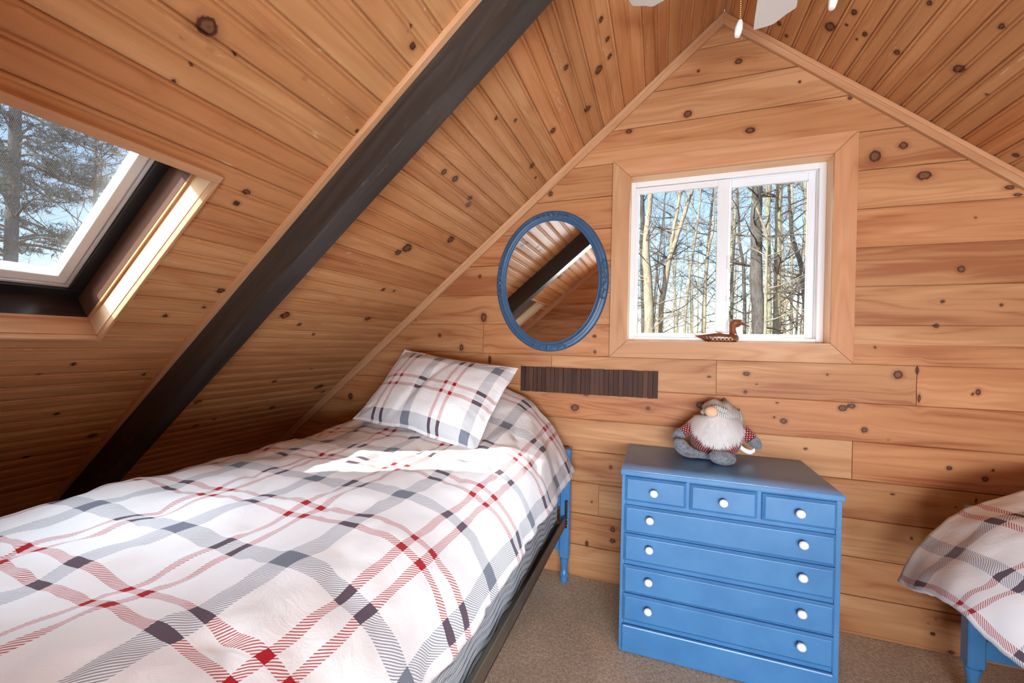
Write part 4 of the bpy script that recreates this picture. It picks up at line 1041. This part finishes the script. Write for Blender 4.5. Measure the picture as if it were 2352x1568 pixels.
TRUNKS = {
'a': [(-0.62, 9, 1.57, 0.054), (-0.67, 9, 2.97, 0.054), (-0.7, 9, 4.04, 0.051), (-0.71, 9, 4.99, 0.046)] ,
'b': [(-0.47, 8, 1.54, 0.104), (-0.52, 8, 2.69, 0.092), (-0.58, 8, 3.35, 0.073), (-0.56, 8, 4.04, 0.059), (-0.5, 8, 4.64, 0.049)] ,
'c': [(-0.28, 8.5, 1.56, 0.066), (-0.18, 8.5, 2.62, 0.061), (-0.08, 8.5, 3.27, 0.055), (0.02, 8.5, 3.62, 0.048), (0.16, 8.5, 4.11, 0.042), (0.31, 8.5, 4.69, 0.04), (0.38, 8.5, 4.96, 0.037)] ,
'c2': [(-0.08, 8.5, 3.27, 0.04), (-0.01, 8.5, 3.97, 0.035), (0.05, 8.5, 4.29, 0.033), (0.1, 8.5, 4.76, 0.03)] ,
'd': [(0.37, 11, 1.63, 0.037), (0.46, 11, 3.07, 0.033), (0.53, 11, 3.76, 0.03), (0.65, 11, 4.79, 0.026), (0.7, 11, 5.51, 0.021)] ,
'e': [(0.95, 12, 1.67, 0.042), (0.95, 12, 3.03, 0.039), (1.01, 12, 4.15, 0.039), (1.12, 12, 4.69, 0.035), (1.14, 12, 5.72, 0.016)] ,
'f': [(0.3, 14, 1.72, 0.023), (0.32, 14, 3.29, 0.021), (0.37, 14, 4.23, 0.017), (0.46, 14, 4.78, 0.011)] ,
'g': [(0.76, 13, 1.69, 0.028), (0.73, 13, 2.63, 0.026), (0.69, 13, 3.85, 0.017), (0.69, 13, 5.25, 0.01)] ,
'h': [(1.52, 7.5, 1.51, 0.118), (1.45, 7.5, 2.56, 0.107), (1.44, 7.5, 3.31, 0.099), (1.42, 7.5, 3.78, 0.094), (1.44, 7.5, 4.49, 0.086)] ,
'i': [(1.91, 8, 1.52, 0.067), (1.9, 8, 2.5, 0.062), (1.9, 8, 3.39, 0.058), (1.89, 8, 4.01, 0.053), (1.9, 8, 4.65, 0.049)] ,
'j': [(1.52, 7, 1.5, 0.026), (1.52, 7, 2.59, 0.024), (1.52, 7, 3.24, 0.022), (1.43, 7, 3.61, 0.02), (1.27, 7, 4.03, 0.014), (1.18, 7, 4.33, 0.008)] ,
'k': [(2.65, 9, 1.56, 0.052), (2.61, 9, 2.49, 0.05), (2.52, 9, 3.14, 0.048), (2.37, 9, 3.7, 0.043), (2.32, 9, 4.18, 0.034), (2.28, 9, 4.79, 0.024)] ,
'l': [(1.97, 12, 1.62, 0.047), (1.91, 12, 3.47, 0.044), (1.8, 12, 4.26, 0.038), (1.76, 12, 4.86, 0.028)] ,
'n': [(2.3, 11, 4.01, 0.057), (2.27, 11, 4.73, 0.052), (2.28, 11, 5.59, 0.072)] ,
'o': [(2.42, 10, 1.58, 0.026), (2.58, 10, 2.6, 0.024), (2.7, 10, 2.99, 0.018), (2.84, 10, 3.76, 0.013)] ,
'q': [(3.06, 10.5, 1.6, 0.061), (3.02, 10.5, 3.32, 0.057), (2.99, 10.5, 4.4, 0.054), (2.96, 10.5, 5.21, 0.049)] ,
'r': [(1.79, 13, 1.64, 0.037), (1.74, 13, 3.47, 0.034), (1.73, 13, 5.16, 0.03), (1.7, 13, 6.18, 0.024)] ,
's': [(0.03, 15, 1.74, 0.028), (0.02, 15, 3.22, 0.024), (0.01, 15, 4.23, 0.016)] ,
't': [(1.46, 15, 1.76, 0.023), (1.32, 15, 3.39, 0.023), (1.37, 15, 4.55, 0.016)] ,
}
T_ = TRUNKS
tree('bare_tree', 'pale twin-stemmed tree at the left edge of the window view', [T_['b']], BARK_PALE, TWIG_PALE, 1, 16, (1.3, 6))
tree('bare_tree.001', 'grey trunk standing close behind the pale tree at the left window edge', [T_['a']], BARK_GREY, TWIG, 2, 14, (1.3, 6))
tree('bare_tree.002', 'pale leaning tree that forks, in the left window pane', [T_['c'], T_['c2']], BARK_PALE, TWIG, 3, 26, (1.5, 6))
tree('bare_tree.003', 'thin pale leaning trunk left of the window mullion', [T_['d']], BARK_PALE, TWIG_PALE, 4, 16, (1.6, 6.5))
tree('bare_tree.004', 'slender crooked trunk just beside the window mullion', [T_['e']], BARK_PALE, TWIG, 5, 18, (1.6, 7))
tree('bare_tree.005', 'thick dark grey trunk in the middle of the right pane', [T_['h']], BARK_GREY, TWIG, 6, 30, (1.5, 5), (.5, 1.6), None, .020, .8)
tree('bare_tree.006', 'straight mossy pale trunk right of the thick grey one', [T_['i']], BARK_MOSS, TWIG, 7, 24, (1.5, 5.2), (.4, 1.2))
tree('bare_tree.007', 'thin stem crossing in front of the thick grey trunk', [T_['j']], BARK_MOSS, TWIG_PALE, 8, 8, (1.4, 4.4), (.3, .9))
tree('bare_tree.008', 'dark bent trunk towards the right end of the right pane', [T_['k']], BARK_GREY, TWIG, 9, 20, (1.5, 5.2))
tree('bare_tree.009', 'slim grey trunk left of the thick one in the right pane', [T_['l']], BARK_GREY, TWIG, 10, 18, (1.5, 6))
tree('bare_tree.010', 'leaning sapling against the dark bent trunk', [T_['o']], BARK_PALE, TWIG_PALE, 12, 8, (1.5, 4.2), (.3, 1))
tree('bare_tree.011', 'pale mossy trunk at the right edge of the right pane', [T_['q']], BARK_MOSS, TWIG_PALE, 13, 18, (1.5, 6))
tree('bare_tree.012', 'thin trunk seen just right of the window mullion', [T_['r']], BARK_MOSS, TWIG, 14, 16, (1.6, 7))
tree('bare_tree.013', 'pale upper trunk showing behind the thick grey one', [[(2.36, 11, 1.5, .06), (2.34, 11, 2.8, .055)] + T_['n']], BARK_MOSS, TWIG_PALE, 15, 14, (3, 7))
# deeper woods: four saplings copied with their parts
protos = []
DEEP = 'slim bare sapling deep in the woods behind the nearer trunks'
for k in range(4):
    R = np.random.default_rng(50 + k); dx = R.uniform(-.4, .4)
    protos.append(tree('sapling', DEEP, [[(0, 20, 0.5, .034), (dx * .3, 20, 3, .030), (dx, 20, 6, .022), (dx * 1.4, 20, 8.5, .014)]], (BARK_PALE, BARK_GREY, BARK_PALE, BARK_MOSS)[k], (TWIG_PALE, TWIG, TWIG, TWIG_PALE)[k], 60 + k, 22, (.2, 10), (.6, 2.0), 'saplings deep in the woods', .018))
R = np.random.default_rng(77)
def plant(src, x, y, first=False, sc=1.0, label=None, group=None):
    if first: o = src
    else:
        o = src.copy(); C.objects.link(o)
        for ch in src.children:
            c = ch.copy(); C.objects.link(c); c.parent = o; c.matrix_parent_inverse = ch.matrix_parent_inverse.copy()
    o.location = (x, y, GZ); o.scale = (sc, sc, sc); o.rotation_euler.z = R.uniform(0, 6.28)
    if label: o['label'] = label; o['group'] = group
    return o
k = 0
for y in (12.5, 14, 16, 18, 20, 23, 26, 30, 34, 40):
    xa, xb = -.26 - .13 * (y + 2.46), -.26 + .33 * (y + 2.46)
    nT = 3 if y < 19 else 5 if y < 25 else 13
    for i in range(nT):
        x = xa + (xb - xa) * (i + R.uniform(.1, .9)) / nT
        plant(protos[k % 4], x, y + R.uniform(-.8, .8), k < 4, R.uniform(.8, 1.25)); k += 1
# trees beyond the skylight
def pine(x, y):
    t = thing('pine_tree', 'tall dark pine seen through the screened skylight', 'tree', (x, y, GZ))
    Rr = np.random.default_rng(5); m = MB(); m.tube([(x, y, GZ - .1), (x + .02, y, 1), (x + .05, y + .03, 4), (x + .05, y + .05, 9)], [.16, .085, .07, .03], 12); m.build('trunk', BARK_GREY, t, smooth=180)
    b = MB(); f = MB(); NV = []; NF = []
    for _ in range(110):
        z = Rr.uniform(2.2, 7.0); a = Rr.uniform(0, 2 * PI); L = Rr.uniform(.8, 1.9) * (1.1 - .07 * z)
        p = np.array([x + .05, y + .04, z]); d = np.array([math.cos(a), math.sin(a), Rr.uniform(-.1, .25)])
        pts = [p + d * L * s + np.array([0, 0, .12 * math.sin(s * 5 + a)]) for s in np.linspace(0, 1, 8)]
        b.tube(pts, np.linspace(.022, .005, 8), 4, cap=False)
        for i in range(int(L * 70)):
            s = Rr.uniform(.25, 1.0); q = p + d * L * s + Rr.normal(0, .10, 3) * np.array([1, 1, .45])
            for _k in range(7):
                dd = d * .5 + Rr.normal(0, .8, 3); dd /= np.linalg.norm(dd); sd_ = np.cross(dd, Rr.normal(0, 1, 3)); sd_ *= .005 / (np.linalg.norm(sd_) + 1e-9)
                o = len(NV); NV.extend([q - sd_, q + sd_, q + dd * Rr.uniform(.07, .13)]); NF.append((o, o + 1, o + 2))
    b.build('branches', TWIG, t, smooth=180)
    f.add(NV, NF); f.build('needles', plain('pine_needles', (.035, .042, .024), .7, .2, 0, None, .1, .3), t)
pine(-9.0, .95)
tree('bare_tree.014', 'slender bare tree with fine drooping twigs seen through the skylight', [[(-7.4, 2.0, 1.6, .03), (-7.5, 1.9, 3.2, .025), (-7.4, 1.7, 5, .015)]], BARK_PALE, TWIG_PALE, 21, 44, (1.6, 7), (.7, 2.0))
tree('bare_tree.015', 'bare tree low behind the pine in the skylight view', [[(-10.5, 2.6, 1.5, .035), (-10.4, 2.7, 3.5, .03), (-10.6, 2.8, 6, .02)]], BARK_GREY, TWIG, 22, 40, (1.2, 7), (.8, 2.4))
gd = NT('leaf_litter'); gn = gd.noise(gd.objco(), 3.0, 6.0, .7)
LITTER = gd.bsdf(gd.mix(gd.smooth(gn, .3, .7), (.11, .08, .05), (.18, .14, .09)), 1.0, .05)
m = MB(); m.add([(-90, -90, GZ), (90, -90, GZ), (90, 110, GZ), (-90, 110, GZ)], [(0, 1, 2, 3)])
tag(m.build('ground', LITTER), 'forest floor of dry leaves far below the window', 'ground', kind='structure')

# ------------------------------------------------------------------ light
SUN = Vector((-.74, -1.0, .76)).normalized()
W = bpy.data.worlds.new('sky'); bpy.context.scene.world = W; W.use_nodes = True
nt = W.node_tree; nt.nodes.clear()
st = nt.nodes.new('ShaderNodeTexSky'); st.sky_type = 'NISHITA'; st.sun_disc = False
st.sun_elevation = math.asin(SUN.z); st.sun_rotation = math.atan2(SUN.x, SUN.y); st.air_density = 1.0; st.dust_density = .6; st.ozone_density = 1.0; st.altitude = 200
bg = nt.nodes.new('ShaderNodeBackground'); bg.inputs[1].default_value = 0.27
wo = nt.nodes.new('ShaderNodeOutputWorld'); nt.links.new(st.outputs[0], bg.inputs[0]); nt.links.new(bg.outputs[0], wo.inputs[0])
sl = bpy.data.lights.new('sun', 'SUN'); sl.energy = 12.5; sl.angle = math.radians(.6); sl.color = (1, .965, .91)
so = bpy.data.objects.new('sun', sl); C.objects.link(so); so.rotation_euler = SUN.to_track_quat('Z', 'Y').to_euler()
def fill_light(name, loc, target, w, h, power, col):  # area lamps added out of view to brighten the room
    l = bpy.data.lights.new(name, 'AREA'); l.shape = 'RECTANGLE'; l.size = w; l.size_y = h; l.energy = power; l.color = col
    o = bpy.data.objects.new(name, l); C.objects.link(o); o.location = loc
    o.rotation_euler = (Vector(loc) - Vector(target)).to_track_quat('Z', 'Y').to_euler(); return o
fill_light('rear_fill_lamp', (.5, YR - .12, .86), (.1, 0, .86), 2.35, .76, 215, (.80, .91, 1.0))  # added fill lamp just outside the added rear window
fill_light('skylight_fill_panel', (-3.5, -2.6, 4.6), (-1.66, -1.92, 1.6), 2.8, 2.4, 580, (.80, .90, 1.0))  # added panel high outside the skylight, brightens the left bed
fill_light('sunward_fill_panel', (-4.1, -6.2, 4.2), (-1.62, -1.95, 1.65), 1.5, 1.5, 580 * 1.1, (.95, .97, 1.0))  # second added panel, low towards the sun, for a soft glow past the bed
fill_light('window_fill_panel', (.2, 2.5, 3.75), (.02, .1, 1.75), 2.6, 1.2, 950, (.80, .90, 1.0))  # added panel above the window view, brightens floor and back wall

# ------------------------------------------------------------------ camera
cam = bpy.data.cameras.new('camera'); co = bpy.data.objects.new('camera', cam); C.objects.link(co)
cam.sensor_width = 36.0; cam.lens = 1023.0386 / 2352 * 36; cam.shift_x = 73.91 / 2352; cam.shift_y = 9.22 / 2352
cam.clip_start = .02; cam.clip_end = 400
co.matrix_world = Matrix(((.92739832, -.02055019, .37351043, -.26050701), (.37350624, -.0041856, -.92761822, -2.46547072), (.02062609, .99978006, .00379391, 1.26), (0, 0, 0, 1)))
S = bpy.context.scene; S.camera = co
S.view_settings.view_transform = 'Standard'; S.view_settings.look = 'None'; S.view_settings.gamma = 1; S.view_settings.use_curve_mapping = False
S.view_settings.exposure = 0.24
S.cycles.max_bounces = 10; S.cycles.diffuse_bounces = 6; S.cycles.transparent_max_bounces = 12; S.cycles.sample_clamp_indirect = 6
